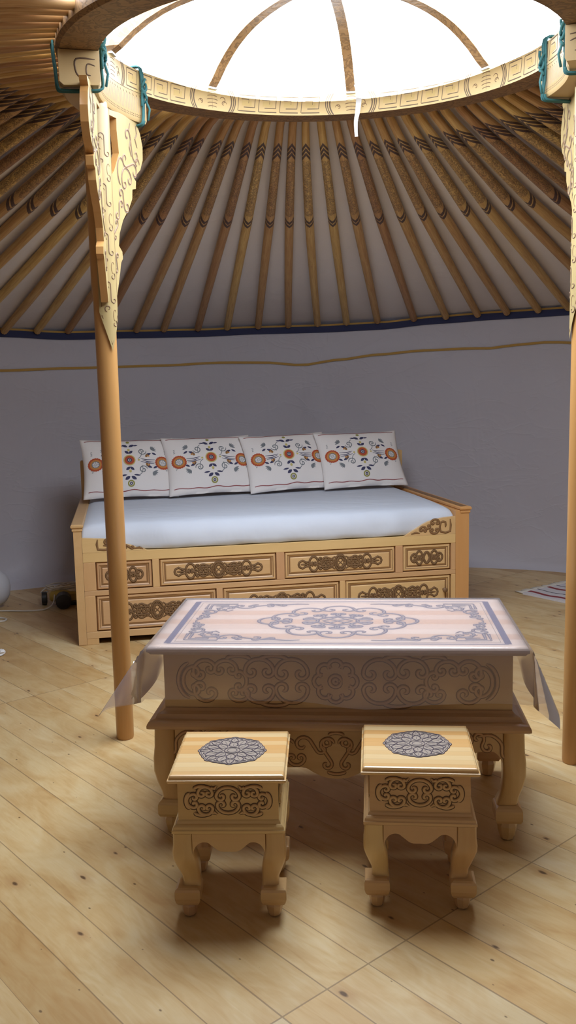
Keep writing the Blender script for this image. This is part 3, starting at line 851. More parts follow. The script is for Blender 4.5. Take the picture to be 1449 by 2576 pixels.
half = [carch(.135, .025, .05, .045, .022), carch(.135, -.025, .05, .045, .022, 0, -1), carch(.235, .03, .045, .04, .02), carch(.235, -.03, .045, .04, .02, 0, -1),
        carch(.30, .0, .03, .025, .012, PI/2), carch(.34, .035, .035, .03, .016), carch(.30, -.04, .03, .025, .014, 0, -1), carch(.405, .03, .036, .035, .018, -.5), carch(.405, -.03, .036, .035, .018, .5, -1),
        carch(.44, 0, .045, .035, .02, -PI/2), arc(.44, 0, .05, .06, -PI*.4, PI*.4), arc(.19, .06, .05, .02, .1*PI, .9*PI), arc(.19, -.06, .05, .02, 1.1*PI, 1.9*PI), arc(.3, .065, .04, .015, .1*PI, .9*PI)]
q += mir(half)
carve(mb, q, .0050, .0035, ff, 0, 1, 1.5)
mb.build('carved_scroll', [M['pine_x'], M['stain2']], body)
mb = MB()
mb.mould(.584, .318, [(.050, .425), (.044, .418), (.030, .412), (.026, .405), (.024, .399), (.012, .397), (.006, .393), (.002, .388), (.0, .382), (.0, .374), (.006, .370), (.012, .368)][::-1], 0)
mb.build('ledge_moulding', M['pine_x'], table)
def edge_poly(half, zt):
    pts = smoothpoly(half, 5)
    return [(-pts[-1][0], zt), (-pts[-1][0], pts[-1][1])] + [(-x, z) for x, z in reversed(pts)] + pts[1:] + [(pts[-1][0], zt)]
ap = edge_poly([(0, .203), (.035, .207), (.07, .222), (.10, .238), (.15, .238), (.22, .240), (.32, .258), (.40, .285), (.455, .300), (.487, .292), (.505, .262)], .368)
for s, nm in ((-1, 'apron'), (1, 'apron')):
    mb = MB(); mb.prism(ap, plane((0, s*.276, 0), (1, 0, 0), (0, 0, 1), (0, s, 0)), -.022, 0.0)
    a_ = mb.build(nm, M['pine_x'], table)
    if s < 0:
        mb = MB(); fa = plane((0, -.2762, .295), (1, 0, 0), (0, 0, 1), (0, -1, 0))
        half = [sscroll(.028, .022, .021, .03, -.046, .017), spiral(.028, .022, .022, PI, -1.7*PI), sscroll(.105, .018, .028, .046, .005, .016, -1), carch(.125, -.025, .026, .024, .012, 0, -1), spiral(.15, .02, .018, PI, -1.5*PI),
                sscroll(.20, .028, .026, .165, -.005, .016), sscroll(.27, .03, .026, .235, 0, .016, -1), carch(.32, .03, .03, .03, .014), carch(.385, .038, .028, .026, .013), sscroll(.43, .045, .02, .46, .018, .018), smoothpoly([(.43, .05), (.47, .055), (.50, .03), (.505, -.01), (.53, -.02)], 4)]
        pa = mir(half)+[arc(0, .045, .025, .012, .1*PI, .9*PI), arc(0, -.064, .03, .012, 1.1*PI, 1.9*PI)]
        carve(mb, pa, .0042, .0030, fa, 0, 1, 1.5)
        mb.build('carved_scroll', [M['pine_x'], M['stain2']], a_)
aps = edge_poly([(0, .235), (.06, .25), (.13, .29), (.175, .300), (.20, .285), (.213, .262)], .368)
for s in (-1, 1):
    mb = MB(); mb.prism(aps, plane((s*.569, 0, 0), (0, s, 0), (0, 0, 1), (s, 0, 0)), -.022, 0.0); mb.build('end_apron', M['pine_y'], table)
tprof = [(.368, .0, .062), (.30, -.002, .064), (.262, -.006, .062), (.22, -.006, .060), (.18, .002, .062), (.145, .012, .068), (.118, .016, .078)]
for sx in (-1, 1):
    for sy in (-1, 1):
        mb = MB(); cabriole(mb, sx, sy, .570, .277, tprof)
        lg = mb.build('leg', M['pine_z'], table, auto=50)
        mb = MB(); cx, cy = sx*(.570-.042), sy*(.277-.042)
        mb.rects([(cx-.036, cx+.036, cy-.036, cy+.036, .064), (cx-.041, cx+.041, cy-.041, cy+.041, .074), (cx-.041, cx+.041, cy-.041, cy+.041, .104), (cx-.038, cx+.038, cy-.038, cy+.038, .112), (cx-.03, cx+.03, cy-.03, cy+.03, .119)])
        mb.build('ankle_block', M['pine_x'], lg)
        mb = MB(); mb.lathe([(.021, .003), (.024, .012), (.029, .030), (.031, .046), (.027, .058), (.022, .066)], 8, 0, (cx, cy, 0)); mb.lathe([(.013, 0), (.013, .004)], 8, 1, (cx, cy, 0))
        mb.build('peg_foot', [M['pine_z'], M['black']], lg)

# clear plastic cover lying over the table
def cover():
    a, bq, rr = .5775, .3185, .006; drop = .172; Z = .6365
    mb = MB(); ns = 14
    def axis_pts(h): return [-h-drop*(ns-i)/ns for i in range(ns)]+[-h+2*h*i/24 for i in range(25)]+[h+drop*(i+1)/ns for i in range(ns)]
    U, V = axis_pts(a), axis_pts(bq)
    def pos(u, v):
        du, dv = max(0, abs(u)-a), max(0, abs(v)-bq); su, sv = (1 if u > 0 else -1), (1 if v > 0 else -1)
        x = max(-a, min(a, u)); y = max(-bq, min(bq, v))
        if du == 0 and dv == 0: return (x, y, Z)
        def bend(d):                                   # rounds the edge, then hangs
            t = min(d, rr*1.57)/rr; o = rr*sin(t); z = -rr*(1-cos(t)); r = max(0, d-rr*1.57)
            return o, z-r
        if dv == 0:
            o, z = bend(du); fl = .02*(du/drop)**2*(1+.6*sin(9*v)); return (x+su*(o+fl), y, Z+z)
        if du == 0:
            o, z = bend(dv); wav = (dv/drop)**1.5*(.012+.012*sin(8.5*u+1.2)+.006*sin(21*u)); return (x, y+sv*(o+wav), Z+z*(1+.05*sin(5*u+.6)+.03*sin(13*u)))
        rho = math.hypot(du, dv); th = math.atan2(du, dv)   # 0 at the long side, pi/2 at the short side
        t = th/(PI/2)
        fmax, bul, ang = {(-1, -1): (.70, .045, .70), (1, -1): (.36, .24, .95), (1, 1): (.5, .15, .8), (-1, 1): (.5, .15, .8)}[(su, sv)]
        f_ = fmax*sin(PI*t); lat = -bul*sin(2*PI*t)*min(1, rho/.06)
        o = rho*f_; g = rho*lat; z = -rho*math.sqrt(max(.1, 1-f_*f_-lat*lat))
        px, py = sin(ang), cos(ang); qx, qy = cos(ang), -sin(ang)
        ofs = rr*min(1, rho/.01)
        X = o*px-g*qx+ofs*sin(th); Yy = o*py-g*qy+ofs*cos(th)
        return (x+su*X, y+sv*Yy, Z+z)
    for u in U: mb.v += [pos(u, v) for v in V]
    n = len(V)
    for i in range(len(U)-1):
        for j in range(n-1): mb.f.append((i*n+j, (i+1)*n+j, (i+1)*n+j+1, i*n+j+1)); mb.m.append(0)
    o = mb.build('plastic_tablecloth', M['film'], smooth=True)
    o.location = (TX, TY, 0); o.rotation_euler = (0, 0, TR)
    return tag(o, 'clear plastic cloth draped over the long carved table', 'tablecloth')
cover()

# ------------------------------------------------------------------ stools
def stool():
    r = empty('carved_stool', (0, 0, 0))
    mb = MB(); mb.mould(.1555, .159, [(.012, .388), (.004, .391), (.0, .396), (.0, .400), (.004, .4015), (.0045, .407), (.007, .411), (.012, .4125)])
    tp = mb.build('seat', M['stave'], r)
    f = plane((0, .008, .4127), (1, 0, 0), (0, 1, 0), (0, 0, 1)); mb = MB()
    n = 96; R = .094
    def rad(t): return R*(.935+.05*abs(cos(4*t))**6+.03*abs(cos(12*t)))
    pl = [(rad(2*PI*k/n)*cos(2*PI*k/n), rad(2*PI*k/n)*sin(2*PI*k/n)) for k in range(n)]
    bb = len(mb.v); mb.v += [tuple(f(x, y, .0005)) for x, y in pl]; mb.f.append(tuple(range(bb, bb+n))); mb.m.append(0)
    mb.sweep(pl+[pl[0]], .0011, .001, f, 1, taper=False, base=.0006)
    mb.sweep([(x*.95, y*.95) for x, y in pl+[pl[0]]], .0006, .001, f, 1, taper=False, base=.0006)
    for k in range(8):
        a = 2*PI*k/8; c, s = cos(a), sin(a)
        def rt(pp): return [(x*c-y*s, x*s+y*c) for x, y in pp]
        P_ = [rt(smoothpoly([(.024, 0), (.034, .011), (.047, .012), (.058, 0), (.047, -.012), (.034, -.011), (.024, 0)], 4)), rt([(.03, 0), (.05, 0)]),
              rt(smoothpoly([(.058, 0), (.066, .010), (.078, .008), (.090, 0), (.078, -.008), (.066, -.010), (.058, 0)], 4)), rt([(.068, 0), (.082, 0)])]
        c2, s2 = cos(a+PI/8), sin(a+PI/8)
        def rt2(pp): return [(x*c2-y*s2, x*s2+y*c2) for x, y in pp]
        P_ += [rt2(smoothpoly([(.036, 0), (.050, .010), (.066, .012), (.078, 0), (.066, -.012), (.050, -.010), (.036, 0)], 4)), rt2([(.045, 0), (.068, 0)]), rt2(spiral(.076, .012, .007, PI, 1.5*PI, .3, 8)), rt2(spiral(.076, -.012, .007, PI, -1.5*PI, .3, 8))]
        for p in P_: mb.sweep(p, .00125, .0012, f, 1, base=.0006)
    mb.disc(0, 0, .019, .017, f, 0, 24, .0012)
    for rr in (.022, .0135): mb.sweep(arc(0, 0, rr, rr*.95, 0, 2*PI, 28), .0012, .0012, f, 1, taper=False, base=.0008)
    mb.build('rosette', [M['ink2'], M['ink']], tp)
    mb = MB(); mb.box(-.133, -.1315, .272, .133, .1315, .389, 0, .003)
    bd = mb.build('body', M['pine_x'], r)
    for (o, U) in (((0, -.1317, .333), (1, 0, 0)), ((0, .1317, .333), (-1, 0, 0)), ((.1332, 0, .333), (0, 1, 0)), ((-.1332, 0, .333), (0, -1, 0))):
        U = Vector(U); Nn = U.cross(Vector((0, 0, 1)))
        fp = plane(o, U, (0, 0, 1), Nn); mb = MB()
        k = .0965 if abs(U.x) else .09
        carve(mb, scale(orn_cartouche(), k, .094), .0042, .0030, fp, 0, 1, 1.55)
        mb.build('carved_scroll', [M['pine_x'], M['stain']], bd)
    mb = MB(); mb.mould(.150, .1485, [(.006, .246), (.0, .249), (.0, .256), (.003, .259), (.004, .265), (.008, .269), (.012, .271), (.014, .277), (.017, .281)])
    mb.build('ledge_moulding', M['pine_x'], r)
    ap = edge_poly([(0, .1975), (.018, .1975), (.030, .202), (.045, .214), (.056, .2225), (.070, .2235), (.083, .217), (.092, .204), (.0965, .186)], .247)
    for s in (-1, 1):
        mb = MB(); mb.prism(ap, plane((0, s*.1455, 0), (1, 0, 0), (0, 0, 1), (0, s, 0)), -.016, 0); mb.build('apron', M['pine_x'], r)
        mb = MB(); mb.prism(ap, plane((s*.1475, 0, 0), (0, s, 0), (0, 0, 1), (s, 0, 0)), -.016, 0); mb.build('apron', M['pine_y'], r)
    pf = [(.247, .0, .052), (.215, -.0005, .052), (.195, -.003, .053), (.178, -.002, .057), (.16, .003, .061), (.14, .010, .063), (.118, .018, .064), (.10, .020, .064), (.088, .019, .066)]
    for sx in (-1, 1):
        for sy in (-1, 1):
            mb = MB(); cabriole(mb, sx, sy, .148, .146, pf)
            lg = mb.build('leg', M['pine_z'], r, auto=50)
            mb = MB(); cx, cy = sx*(.148-.033), sy*(.146-.033)
            mb.rects([(cx-.026, cx+.026, cy-.026, cy+.026, .042), (cx-.031, cx+.031, cy-.031, cy+.031, .050), (cx-.034, cx+.034, cy-.034, cy+.034, .062), (cx-.034, cx+.034, cy-.034, cy+.034, .082), (cx-.032, cx+.032, cy-.032, cy+.032, .088), (cx-.026, cx+.026, cy-.026, cy+.026, .0915)])
            mb.build('ankle_block', M['pine_x'], lg)
            mb = MB(); mb.lathe([(.0165, .004), (.0185, .008), (.0215, .022), (.0225, .032), (.020, .040), (.017, .046)], 8, 0, (cx, cy, 0)); mb.lathe([(.010, 0), (.010, .005)], 8, 1, (cx, cy, 0))
            mb.build('peg_foot', [M['pine_z'], M['metal']], lg)
    return r
st = stool(); st.location = (-.1695, 2.3612, 0); st.rotation_euler = (0, 0, -.0403)
st2 = copy_tree(st); st2.location = (.3466, 2.3811, 0); st2.rotation_euler = (0, 0, -.0962)
tag(st, 'left carved pine stool, its rosette seat striped in pale and orange wood', 'stool', 'two carved stools before the table')
tag(st2, 'right carved pine stool, in front of the right half of the table', 'stool', 'two carved stools before the table')

# ------------------------------------------------------------------ daybed
BX, BY, BR = -1.19365, 4.88997, .18284
bed = empty('daybed', (BX, BY, 0), BR, 'wide carved pine daybed with panelled drawer front against the back wall', 'bed')
W, DP = 2.32, 1.36
mb = MB(); mb.box(0, 0, .0, .045, DP, .668, 0, .003); mb.box(-.012, -.012, .668, .057, DP, .690, 0, .006); mb.box(-.006, -.006, .650, .051, DP, .668, 0, .004)
mb.build('end_board', M['bed_y'], bed)
mb = MB(); mb.box(W-.085, 0, .0, W, DP, .668, 0, .003); mb.box(W-.062, -.012, .668, W+.012, DP, .690, 0, .006); mb.box(W-.056, -.006, .650, W+.006, DP, .668, 0, .004)
mb.build('end_board', M['bed_o'], bed)
mb = MB(); mb.box(W-.052, .01, .6902, W-.012, DP, .692, 0)
mb.build('rail_groove', M['groove'], bed)
mb = MB(); mb.box(.02, DP-.05, .08, W-.02, DP, .93, 0, .004); mb.box(.0, DP-.06, .0, .05, DP+.01, .95, 0, .006); mb.box(W-.05, DP-.06, 0, W, DP+.01, .95, 0, .006)
mb.build('back_board', M['bed_z'], bed)
X0, X1 = .046, 2.234
def bar(x0, x1, z0, z1, m, y=0.0, dp=.035):
    b_ = MB(); b_.box(x0, y, z0, x1, y+dp, z1, 0, .002); return b_.build('frame_rail', m, bed)
bar(X0, X1, .472, .527, M['bed_x']); bar(X0, X1, .281, .310, M['bed_x']); bar(X0, X1, .036, .074, M['bed_x'])
UP = [(.112, .427), (.465, 1.140), (1.186, 1.859), (1.903, 2.207)]; LO = [(.104, .786), (.821, 1.516), (1.548, 2.208)]
edges = [X0]+[v for p in UP for v in p]+[X1]
for a, b_ in zip(edges[0::2], edges[1::2]): bar(a, b_, .310, .472, M['bed_z'])
edges = [X0]+[v for p in LO for v in p]+[X1]
for a, b_ in zip(edges[0::2], edges[1::2]): bar(a, b_, .074, .281, M['bed_z'])
for a, b_ in ((X0, .112), (X1-.07, X1)):
    q = MB(); q.box(a, .001, 0, b_, .05, .037, 0, .002); q.build('leg', M['bed_z'], bed)
def panel(x0, x1, z0, z1, orn, name, knob=None):
    mb = MB(); rs = []; mats = []
    for ins, y, m in ((0, .020, 1), (.004, .014, 1), (.010, .003, 0), (.018, .003, 0), (.022, .006, 1), (.027, .010, 0), (.036, .010, 1), (.040, .007, 0)):
        rs.append((x0+ins, x1-ins, z0+ins, z1-ins, y)); mats.append(m)
    b = len(mb.v)
    for a, c, d, e, y in rs: mb.v += [(a, y, d), (c, y, d), (c, y, e), (a, y, e)]
    for i in range(len(rs)-1):
        for k in range(4):
            p, q = b+4*i+k, b+4*i+(k+1) % 4; mb.f.append((p, q, q+4, p+4)); mb.m.append(mats[i+1])
    e = b+4*(len(rs)-1); mb.f.append((e, e+1, e+2, e+3)); mb.m.append(0)
    mb.box(x0, .020, z0, x1, .034, z1, 0)
    pn = mb.build(name, [M['bed_x'], M['groove']], bed)
    cx, cz = (x0+x1)/2, (z0+z1)/2
    f = plane((cx, .0068, cz), (1, 0, 0), (0, 0, 1), (0, -1, 0)); mb = MB()
    w = x1-x0
    if orn == 'long': carve(mb, scale(orn_chain(), w*.385, .235 if z1-z0 < .18 else .27), .0046, .0035, f, 0, 1, 1.45)
    else: carve(mb, scale(orn_small(), w*.70, .225), .0046, .0035, f, 0, 1, 1.45)
    mb.build('carved_scroll', [M['stain2'], M['stain']], pn)
    if knob:
        mb = MB(); mb.lathe([(.008, .008), (.008, -.008), (.014, -.014), (.015, -.022), (.010, -.027), (.001, -.028)], 16, 0, (knob[0], 0, knob[1]), 'y')
        mb.build('knob', M['stain2'], pn, smooth=True)
panel(*UP[0], .310, .472, 'small', 'carved_panel'); panel(*UP[1], .310, .472, 'long', 'carved_panel'); panel(*UP[2], .310, .472, 'long', 'carved_panel'); panel(*UP[3], .310, .472, 'small', 'carved_panel')
panel(*LO[0], .074, .281, 'long', 'drawer'); panel(*LO[1], .074, .281, 'long', 'drawer'); panel(*LO[2], .074, .281, 'long', 'drawer', (2.162, .190))
# corner brackets that hold the mattress in
def bracket(pts, orn):
    mb = MB(); mb.prism(pts, plane((0, 0, 0), (1, 0, 0), (0, 0, 1), (0, -1, 0)), -.024, 0.0)
    b_ = mb.build('corner_bracket', M['bed_x'], bed)
    mb = MB(); carve(mb, orn, .0046, .003, plane((0, -.0004, 0), (1, 0, 0), (0, 0, 1), (0, -1, 0)), 0, 1, 1.5)
    mb.build('carved_scroll', [M['groove'], M['stain2']], b_)
lb = [(X0, .5275), (.40, .5275), (.375, .540), (.345, .545), (.315, .560), (.27, .570), (.235, .588), (.17, .602), (X0, .612)]
bracket(lb, [smoothpoly([(.13, .60), (.13, .545), (.20, .545), (.20, .565), (.16, .565)], 2), carch(.19, .583, .022, .018, .009), carch(.245, .558, .025, .02, .01), sscroll(.285, .552, .009, .32, .548, .008), [(.33, .54), (.36, .545), (.38, .536)]])
rb = [(1.915, .5275), (X1, .5275), (X1, .633), (2.16, .628), (2.10, .618), (2.06, .606), (2.03, .592), (1.99, .568), (1.95, .548)]
bracket(rb, [smoothpoly([(2.20, .618), (2.20, .545), (2.14, .545), (2.14, .60), (2.17, .60), (2.17, .57)], 2), carch(2.105, .60, .025, .02, .011), carch(2.10, .555, .026, .02, .011, 0, -1), sscroll(2.065, .58, .012, 2.045, .555, .010), carch(2.03, .560, .02, .018, .009), [(1.955, .538), (1.985, .545), (2.01, .54)]])

# mattress under its white sheet
mb = MB(); xs = [.047, .05, .06, .09]+[.09+2.05*i/60 for i in range(1, 60)]+[2.14, 2.19, 2.222, 2.233]
def mprof(x):
    t = (x-.05)/(2.233-.05); mid = 4*t*(1-t)
    inb = (x < .42) or (x > 1.90)
    e = min(1, min(x-.047, 2.233-x)/.05); e = e**.5
    y0 = .030-(.030-.004)*max(0, min(1, (x-.36)/.10))*max(0, min(1, (1.98-x)/.10))
    w = .004*sin(19*x)+.003*sin(43*x+1)
    zt = .655+.030*e
    zb = .529+.004*abs(sin(11*x))
    return [(y0+.004, zb), (y0+w*.3-.002*mid, zb+.004), (y0-.010*mid+w, .565), (y0-.010*mid+w, .60+.01*e), (y0+.012+w*.5, zt-.018), (y0+.045, zt-.003), (.14, zt+.003), (.35, zt+.010), (.65, zt+.012+.003*sin(4*x)), (.95, zt+.014), (1.25, zt+.016), (1.30, zt), (1.305, .56)]
rows = [[(x, y, z) for y, z in mprof(x)] for x in xs]
mb.rings([list(reversed(r)) for r in rows])
o = mb.build('mattress', M['sheet'], smooth=True); o.location = (BX, BY, 0); o.rotation_euler = (0, 0, BR)
tag(o, 'thick mattress covered by a white sheet, lying on the carved daybed', 'mattress')

# ------------------------------------------------------------------ cushions
HX, HY, TH = .315, .225, .062
def pthick(u, v):
    a = max(0.0, 1-u*u); b = max(0.0, 1-v*v)
    return TH*(a**.55)*(b**.55)
def cushion():
    r = empty('cushion', (0, 0, 0))
    def out(u, v): return (HX*u*(1-.055*(1-v*v)), HY*v*(1-.06*(1-u*u)))
    n = 26; mb = MB(); g = [-1+2*i/n for i in range(n+1)]
    g = [(abs(x)**.8)*(1 if x >= 0 else -1) for x in g]
    def wr(u, v): return .0045*sin(5*u+3*v)*sin(4*v-2*u+.6)*(1-u*u)*(1-v*v)+.013*max(0, -v-.30)*sin(8*u+1)*(1-u*u)
    for sgn in (1, -1):
        b = len(mb.v)
        for i in range(n+1):
            for j in range(n+1):
                u, v = g[i], g[j]; x, y = out(u, v)
                z = sgn*(pthick(u, v)+.0015)+(wr(u, v) if sgn > 0 else 0)
                mb.v.append((x, y, z))
        for i in range(n):
            for j in range(n):
                q = (b+i*(n+1)+j, b+(i+1)*(n+1)+j, b+(i+1)*(n+1)+j+1, b+i*(n+1)+j+1)
                mb.f.append(q if sgn > 0 else q[::-1]); mb.m.append(0)
    m1 = (n+1)**2
    per = [i*(n+1) for i in range(n)]+[n*(n+1)+j for j in range(n)]+[i*(n+1)+n for i in range(n, 0, -1)]+[j for j in range(n, 0, -1)]
    for a, c in zip(per, per[1:]+per[:1]): mb.f.append((a, a+m1, c+m1, c)); mb.m.append(0)
    cv = mb.build('cover', M['linen'], r, smooth=True)
    def f(x, y, h):
        v = y/HY; u = x/HX
        for _ in range(4): u = x/(HX*(1-.055*(1-v*v))); v = y/(HY*(1-.06*(1-u*u)))
        u = max(-.995, min(.995, u)); v = max(-.995, min(.995, v))
        return (x, y, pthick(u, v)+.0015+wr(u, v)+.0012+h)
    T = ['th_red', 'th_orange', 'th_yel', 'th_navy', 'th_grey', 'th_olive', 'th_brown', 'th_crim', 'linen']
    I = {k: i for i, k in enumerate(T)}
    mb = MB(); oy = .028
    def P(paths, w, m, taper=True):
        for p in paths: mb.sweep([(x, y+oy) for x, y in p], w, .0004, f, I[m], taper=taper)
    def leaf(x, y, l, w, a, m):
        pp = []
        for k in range(9): t = k/8; pp.append((t*l, w*sin(PI*t)**.8))
        poly = pp+[(q[0], -q[1]) for q in reversed(pp[1:-1])]
        poly = [(x+q[0]*cos(a)-q[1]*sin(a), y+oy+q[0]*sin(a)+q[1]*cos(a)) for q in poly]
        mb.prism(poly, f, 0, .0006, I[m])
    def sun(x, y, r):
        mb.disc(x, y+oy, r, r, f, I['th_red'], 40, .0004, .74, 2, .035, 20); mb.disc(x, y+oy, r*.75, r*.75, f, I['th_orange'], 28, .0005, .70, 2)
        mb.disc(x, y+oy, r*.54, r*.54, f, I['th_grey'], 24, .0004, .78, 1)
        for k in range(8):
            a = 2*PI*k/8; P([[(x+r*.08*cos(a), y+r*.08*sin(a)), (x+r*.44*cos(a), y+r*.44*sin(a))]], .0026, 'th_grey')
    sun(-.222, -.018, .050); sun(.222, -.018, .050)
    mb.disc(0, oy, .040, .040, f, I['th_yel'], 28, .0004, .80, 2); mb.disc(0, oy, .033, .033, f, I['th_red'], 28, .0006, .50, 2); mb.disc(0, oy, .0165, .0165, f, I['th_navy'], 18, .0006, .62, 1); mb.disc(0, oy, .008, .008, f, I['th_grey'], 10, .0006)
    mb.disc(0, oy-.168, .023, .023, f, I['th_olive'], 22, .0005, .62, 2); mb.disc(0, oy-.168, .010, .010, f, I['th_navy'], 14, .0005, .4, 1)
    mb.disc(0, oy+.150, .012, .010, f, I['th_olive'], 14, .0005)
    for s in (-1, 1):
        P([[(s*.17, -.014), (s*.12, -.012), (s*.085, 0)], [(s*.17, .004), (s*.12, .002), (s*.075, .010)], [(s*.165, -.024), (s*.12, -.022), (s*.075, -.010)]], .0030, 'th_navy')
        mb.disc(s*.062, oy, .007, .007, f, I['th_yel'], 10, .0005)
        for t in (-1, 1):
            P([spiral(s*.088, t*.070, .030, PI*.5*(1-s)+.2, s*t*-2.6*PI, .18, 26)], .0032, 'th_grey')
            P([arc(s*.05, t*.06, .035, .05, PI*.5*(1-s)-.9*PI*.5, PI*.5*(1-s)+.5, 10)], .0022, 'th_grey')
            for k in range(5): leaf(s*.150, t*.088, .040-.003*k, .0048, (0 if s > 0 else PI)+s*t*(-.35+.42*k), 'th_grey')
            leaf(s*.108, t*.036, .045, .0085, (0 if s > 0 else PI)+s*t*.45, 'th_navy'); leaf(s*.155, t*.060, .034, .007, (0 if s > 0 else PI)+s*t*-.5, 'th_navy')
            mb.disc(s*.115, oy+t*.030, .0085, .0085, f, I['th_brown'], 10, .0006); mb.disc(s*.130, oy+t*.033, .0065, .0065, f, I['th_orange'], 10, .0007); mb.disc(s*.122, oy+t*.042, .006, .006, f, I['th_brown'], 10, .0007)
            for k in range(3): P([spiral(s*(.245), t*(.052+.012*k), .006, 0, 1.5*PI, .3, 6)], .0014, 'th_grey')
        leaf(0, .050, .034, .0095, PI/2-s*.85, 'th_navy'); leaf(0, -.050, .036, .0095, -PI/2+s*.85, 'th_navy')
        leaf(s*.004, .108, .040, .010, PI/2-s*1.05, 'th_navy'); leaf(s*.030, .118, .036, .0055, PI/2-s*1.45, 'th_navy')
        leaf(s*.004, -.120, .040, .011, -PI/2+s*1.0, 'th_navy'); leaf(s*.022, -.108, .044, .006, -PI/2+s*1.45, 'th_navy')
    for y in (.080, -.082): mb.disc(0, oy+y, .009, .011, f, I['th_yel'], 12, .0005)
    P([[(-.28+.56*i/30, -.211+.003*sin(i*.9)) for i in range(31)]], .0024, 'th_crim', False)
    P([[(-.285+.57*i/30, .172+.002*sin(i*.7)) for i in range(31)]], .0022, 'th_crim', False)
    mb.build('embroidery', [M[k] for k in T], cv)
    return r
cu = cushion()
Rb = Matrix.Rotation(BR, 4, 'Z'); Tb = Matrix.Translation((BX, BY, 0))
spec = [(.330, 1.075, .11, -.02, 'leftmost embroidered white cushion, half hidden behind the post'), (.880, 1.105, .15, .0, 'embroidered white cushion second from the left, just right of the post'),
        (1.425, 1.125, .15, .02, 'embroidered white cushion third from the left, between two others'), (1.955, 1.120, .10, .0, 'rightmost embroidered white cushion, fully uncovered, by the end rail')]
for i, (x, y, yaw, rl, lb_) in enumerate(spec):
    c = cu if i == 0 else copy_tree(cu)
    lean = math.radians(58)
    mat = Tb @ Rb @ Matrix.Translation((x, y, .905)) @ Matrix.Rotation(yaw, 4, 'Z') @ Matrix.Rotation(lean, 4, 'X') @ Matrix.Rotation(rl, 4, 'Z')
    c.rotation_mode = 'XYZ'; c.location = mat.to_translation(); c.rotation_euler = mat.to_euler('XYZ')
    tag(c, lb_, 'cushion', 'embroidered cushions on the daybed')

# ------------------------------------------------------------------ things on the floor
mb = MB(); mb.lathe([(.001, 0), (.03, .003), (.07, .017), (.105, .045), (.126, .085), (.133, .133), (.126, .18), (.105, .22), (.07, .248), (.03, .262), (.001, .265)], 32)
o = mb.build('ball', M['ball'], smooth=True); o.location = (-2.005, 5.86, 0)
tag(o, 'large white ball on the floor at the left edge near the wall', 'ball')
mb = MB()
mb.tube(smoothpoly([(-1.965, 5.72, .010), (-1.85, 5.735, .006), (-1.72, 5.72, .006), (-1.62, 5.75, .006), (-1.575, 5.80, .03), (-1.58, 5.88, .085), (-1.60, 5.96, .115), (-1.66, 6.02, .10), (-1.70, 5.98, .07), (-1.64, 5.93, .085)], 6), .0055, 6)
tag(mb.build('cord', M['cord'], smooth=True), 'thin pale cord running from the white ball to the dark tool', 'cord')
mb = MB()
mb.tube(smoothpoly([(-1.95, 5.55, .006), (-1.86, 5.55, .006), (-1.80, 5.52, .006), (-1.80, 5.47, .006), (-1.86, 5.44, .006), (-1.95, 5.42, .006)], 6), .007, 6)
tag(mb.build('cord', M['cord'], smooth=True), 'loop of pale cord on the floor at the left edge below the ball', 'cord')
tool = empty('power_tool', (-1.56, 5.90, 0), .25, 'dark tool with black round ends and yellowish body beside the daybed', 'tool')
mb = MB(); mb.lathe([(.022, -.06), (.034, -.05), (.040, -.01), (.038, .05), (.028, .075), (.02, .12)], 16, 0, (0, .0, .062), 'x'); mb.box(.03, -.03, .02, .13, .03, .085, 0, .01)
mb.build('body', M['yellow'], tool, auto=40)
mb = MB(); mb.lathe([(.03, -.10), (.05, -.095), (.052, .0), (.045, .012)], 20, 0, (.03, -.06, .052), 'y'); mb.build('motor_cap', M['black'], tool, auto=40)
mb = MB(); mb.lathe([(.03, -.012), (.045, -.01), (.045, .02), (.03, .025)], 20, 0, (-.10, .03, .046), 'x'); mb.build('guard_disc', M['black'], tool, auto=40)
mb = MB(); mb.box(.03, -.05, .003, .15, .06, .03, 0, .006); mb.build('base_plate', M['black'], tool)
mb = MB()
loop = []
for i in range(50): t = i/49*7*PI; loop.append((.03+.10*cos(t)+.02*sin(t*.37), .05+.06*sin(t)+.02*cos(t*.7), .115+.012*sin(t*1.7)))
mb.tube(loop, .005, 6); mb.build('coiled_lead', M['cord'], tool, smooth=True)
mb = MB()
random.seed(3); n = 10
rows = [[(.028*(1-abs(z)*.5)*cos(2*PI*k/n)*random.uniform(.7, 1.2), .02*sin(2*PI*k/n)*random.uniform(.7, 1.2), .016+.014*z) for k in range(n)] for z in (-.95, -.3, .4, 1)]
mb.rings(rows)
o = mb.build('paper_scrap', M['white']); o.location = (-1.585, 4.735, 0.002)
tag(o, 'small crumpled white scrap on the bare floor at the left edge', 'paper scrap')

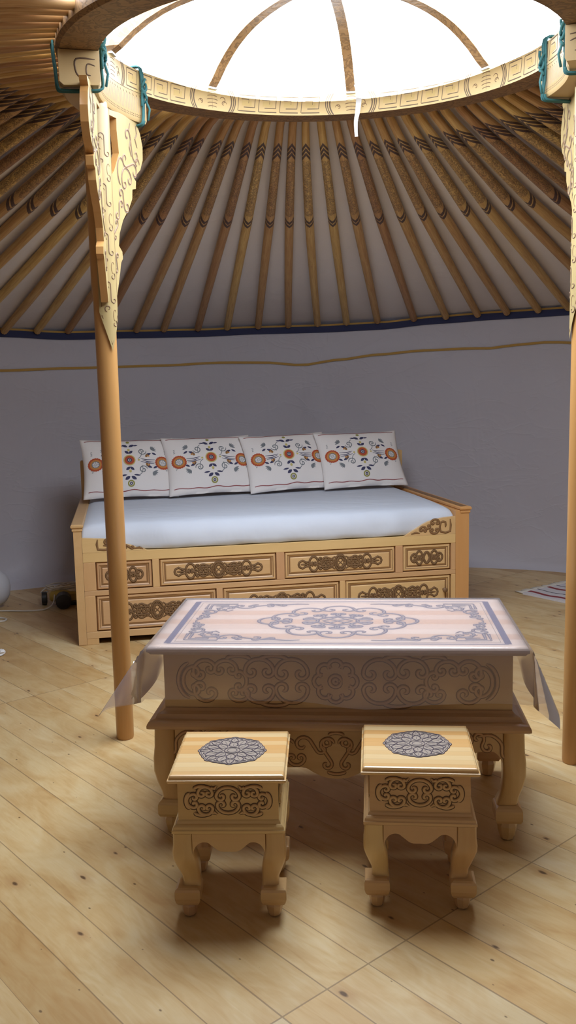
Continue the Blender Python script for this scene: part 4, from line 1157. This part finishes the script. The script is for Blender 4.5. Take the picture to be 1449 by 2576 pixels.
# striped rug
rug = empty('striped_rug', (1.575, 5.905, 0), math.atan2(-.80, .58), 'white woven rug with red and black stripes lying behind the right post', 'rug')
L_, Wd = 1.0, .60
mb = MB(); nx, ny = 24, 14
for s in (.010, .001):
    for i in range(nx+1):
        for j in range(ny+1):
            mb.v.append((L_*i/nx, Wd*j/ny, s+(.003*sin(i*1.1+j*.4) if s > .005 else 0)+(.003 if s > .005 else 0)))
m1 = (nx+1)*(ny+1)
for i in range(nx):
    for j in range(ny):
        a = i*(ny+1)+j; q = (a, a+ny+1, a+ny+2, a+1); mb.f.append(q); mb.m.append(0); mb.f.append(tuple(m1+x for x in reversed(q))); mb.m.append(0)
per = [i*(ny+1) for i in range(nx)]+[nx*(ny+1)+j for j in range(ny)]+[i*(ny+1)+ny for i in range(nx, 0, -1)]+[j for j in range(ny, 0, -1)]
for a, c in zip(per, per[1:]+per[:1]): mb.f.append((a, a+m1, c+m1, c)); mb.m.append(0)
mb.build('woven_field', M['rug'], rug)
for xb, sg in ((0, -1), (L_, 1)):
    mb = MB()
    for k in range(34):
        y = Wd*(k+.5)/34; d = random.uniform(-.02, .02); l = random.uniform(.06, .085)
        mb.tube([(xb, y, .008), (xb+sg*l*.5, y+d*.4, .008), (xb+sg*l, y+d, .005)], [.005, .0055, .0035], 5)
    mb.build('fringe', M['cord'], rug, smooth=True)

# ------------------------------------------------------------------ light, world, camera
w = bpy.data.worlds.new('sky'); sc.world = w; w.use_nodes = True
bg = w.node_tree.nodes['Background']; bg.inputs[0].default_value = (.88, .95, 1.05, 1); bg.inputs[1].default_value = 18.5
pl = bpy.data.lights.new('roof_opening_portal', 'AREA'); pl.shape = 'DISK'; pl.size = 1.7; pl.cycles.is_portal = True
po = bpy.data.objects.new('roof_opening_portal', pl); COL.objects.link(po); po.location = (RCX, RCY, 2.65)

cam = bpy.data.cameras.new('camera'); co = bpy.data.objects.new('camera', cam); COL.objects.link(co)
cam.sensor_fit = 'VERTICAL'; cam.sensor_height = 36.0; cam.sensor_width = 36.0; cam.lens = 36.0*F/2576; cam.clip_start = .02
fw = Vector((0, cos(PITCH), -sin(PITCH))); rt = Vector((1, 0, 0)); up = Vector((0, sin(PITCH), cos(PITCH)))
rc = rt*cos(ROLL)-up*sin(ROLL); uc = rt*sin(ROLL)+up*cos(ROLL)
co.matrix_world = Matrix(((rc.x, uc.x, -fw.x, 0), (rc.y, uc.y, -fw.y, 0), (rc.z, uc.z, -fw.z, HC), (0, 0, 0, 1)))
sc.camera = co
vs = sc.view_settings; sc.display_settings.display_device = 'sRGB'
vs.view_transform = 'Standard'; vs.look = 'None'; vs.exposure = 0.0; vs.gamma = 1.0; vs.use_curve_mapping = False
sc.cycles.max_bounces = 10; sc.cycles.diffuse_bounces = 6; sc.cycles.transparent_max_bounces = 12
sc.cycles.use_denoising = True
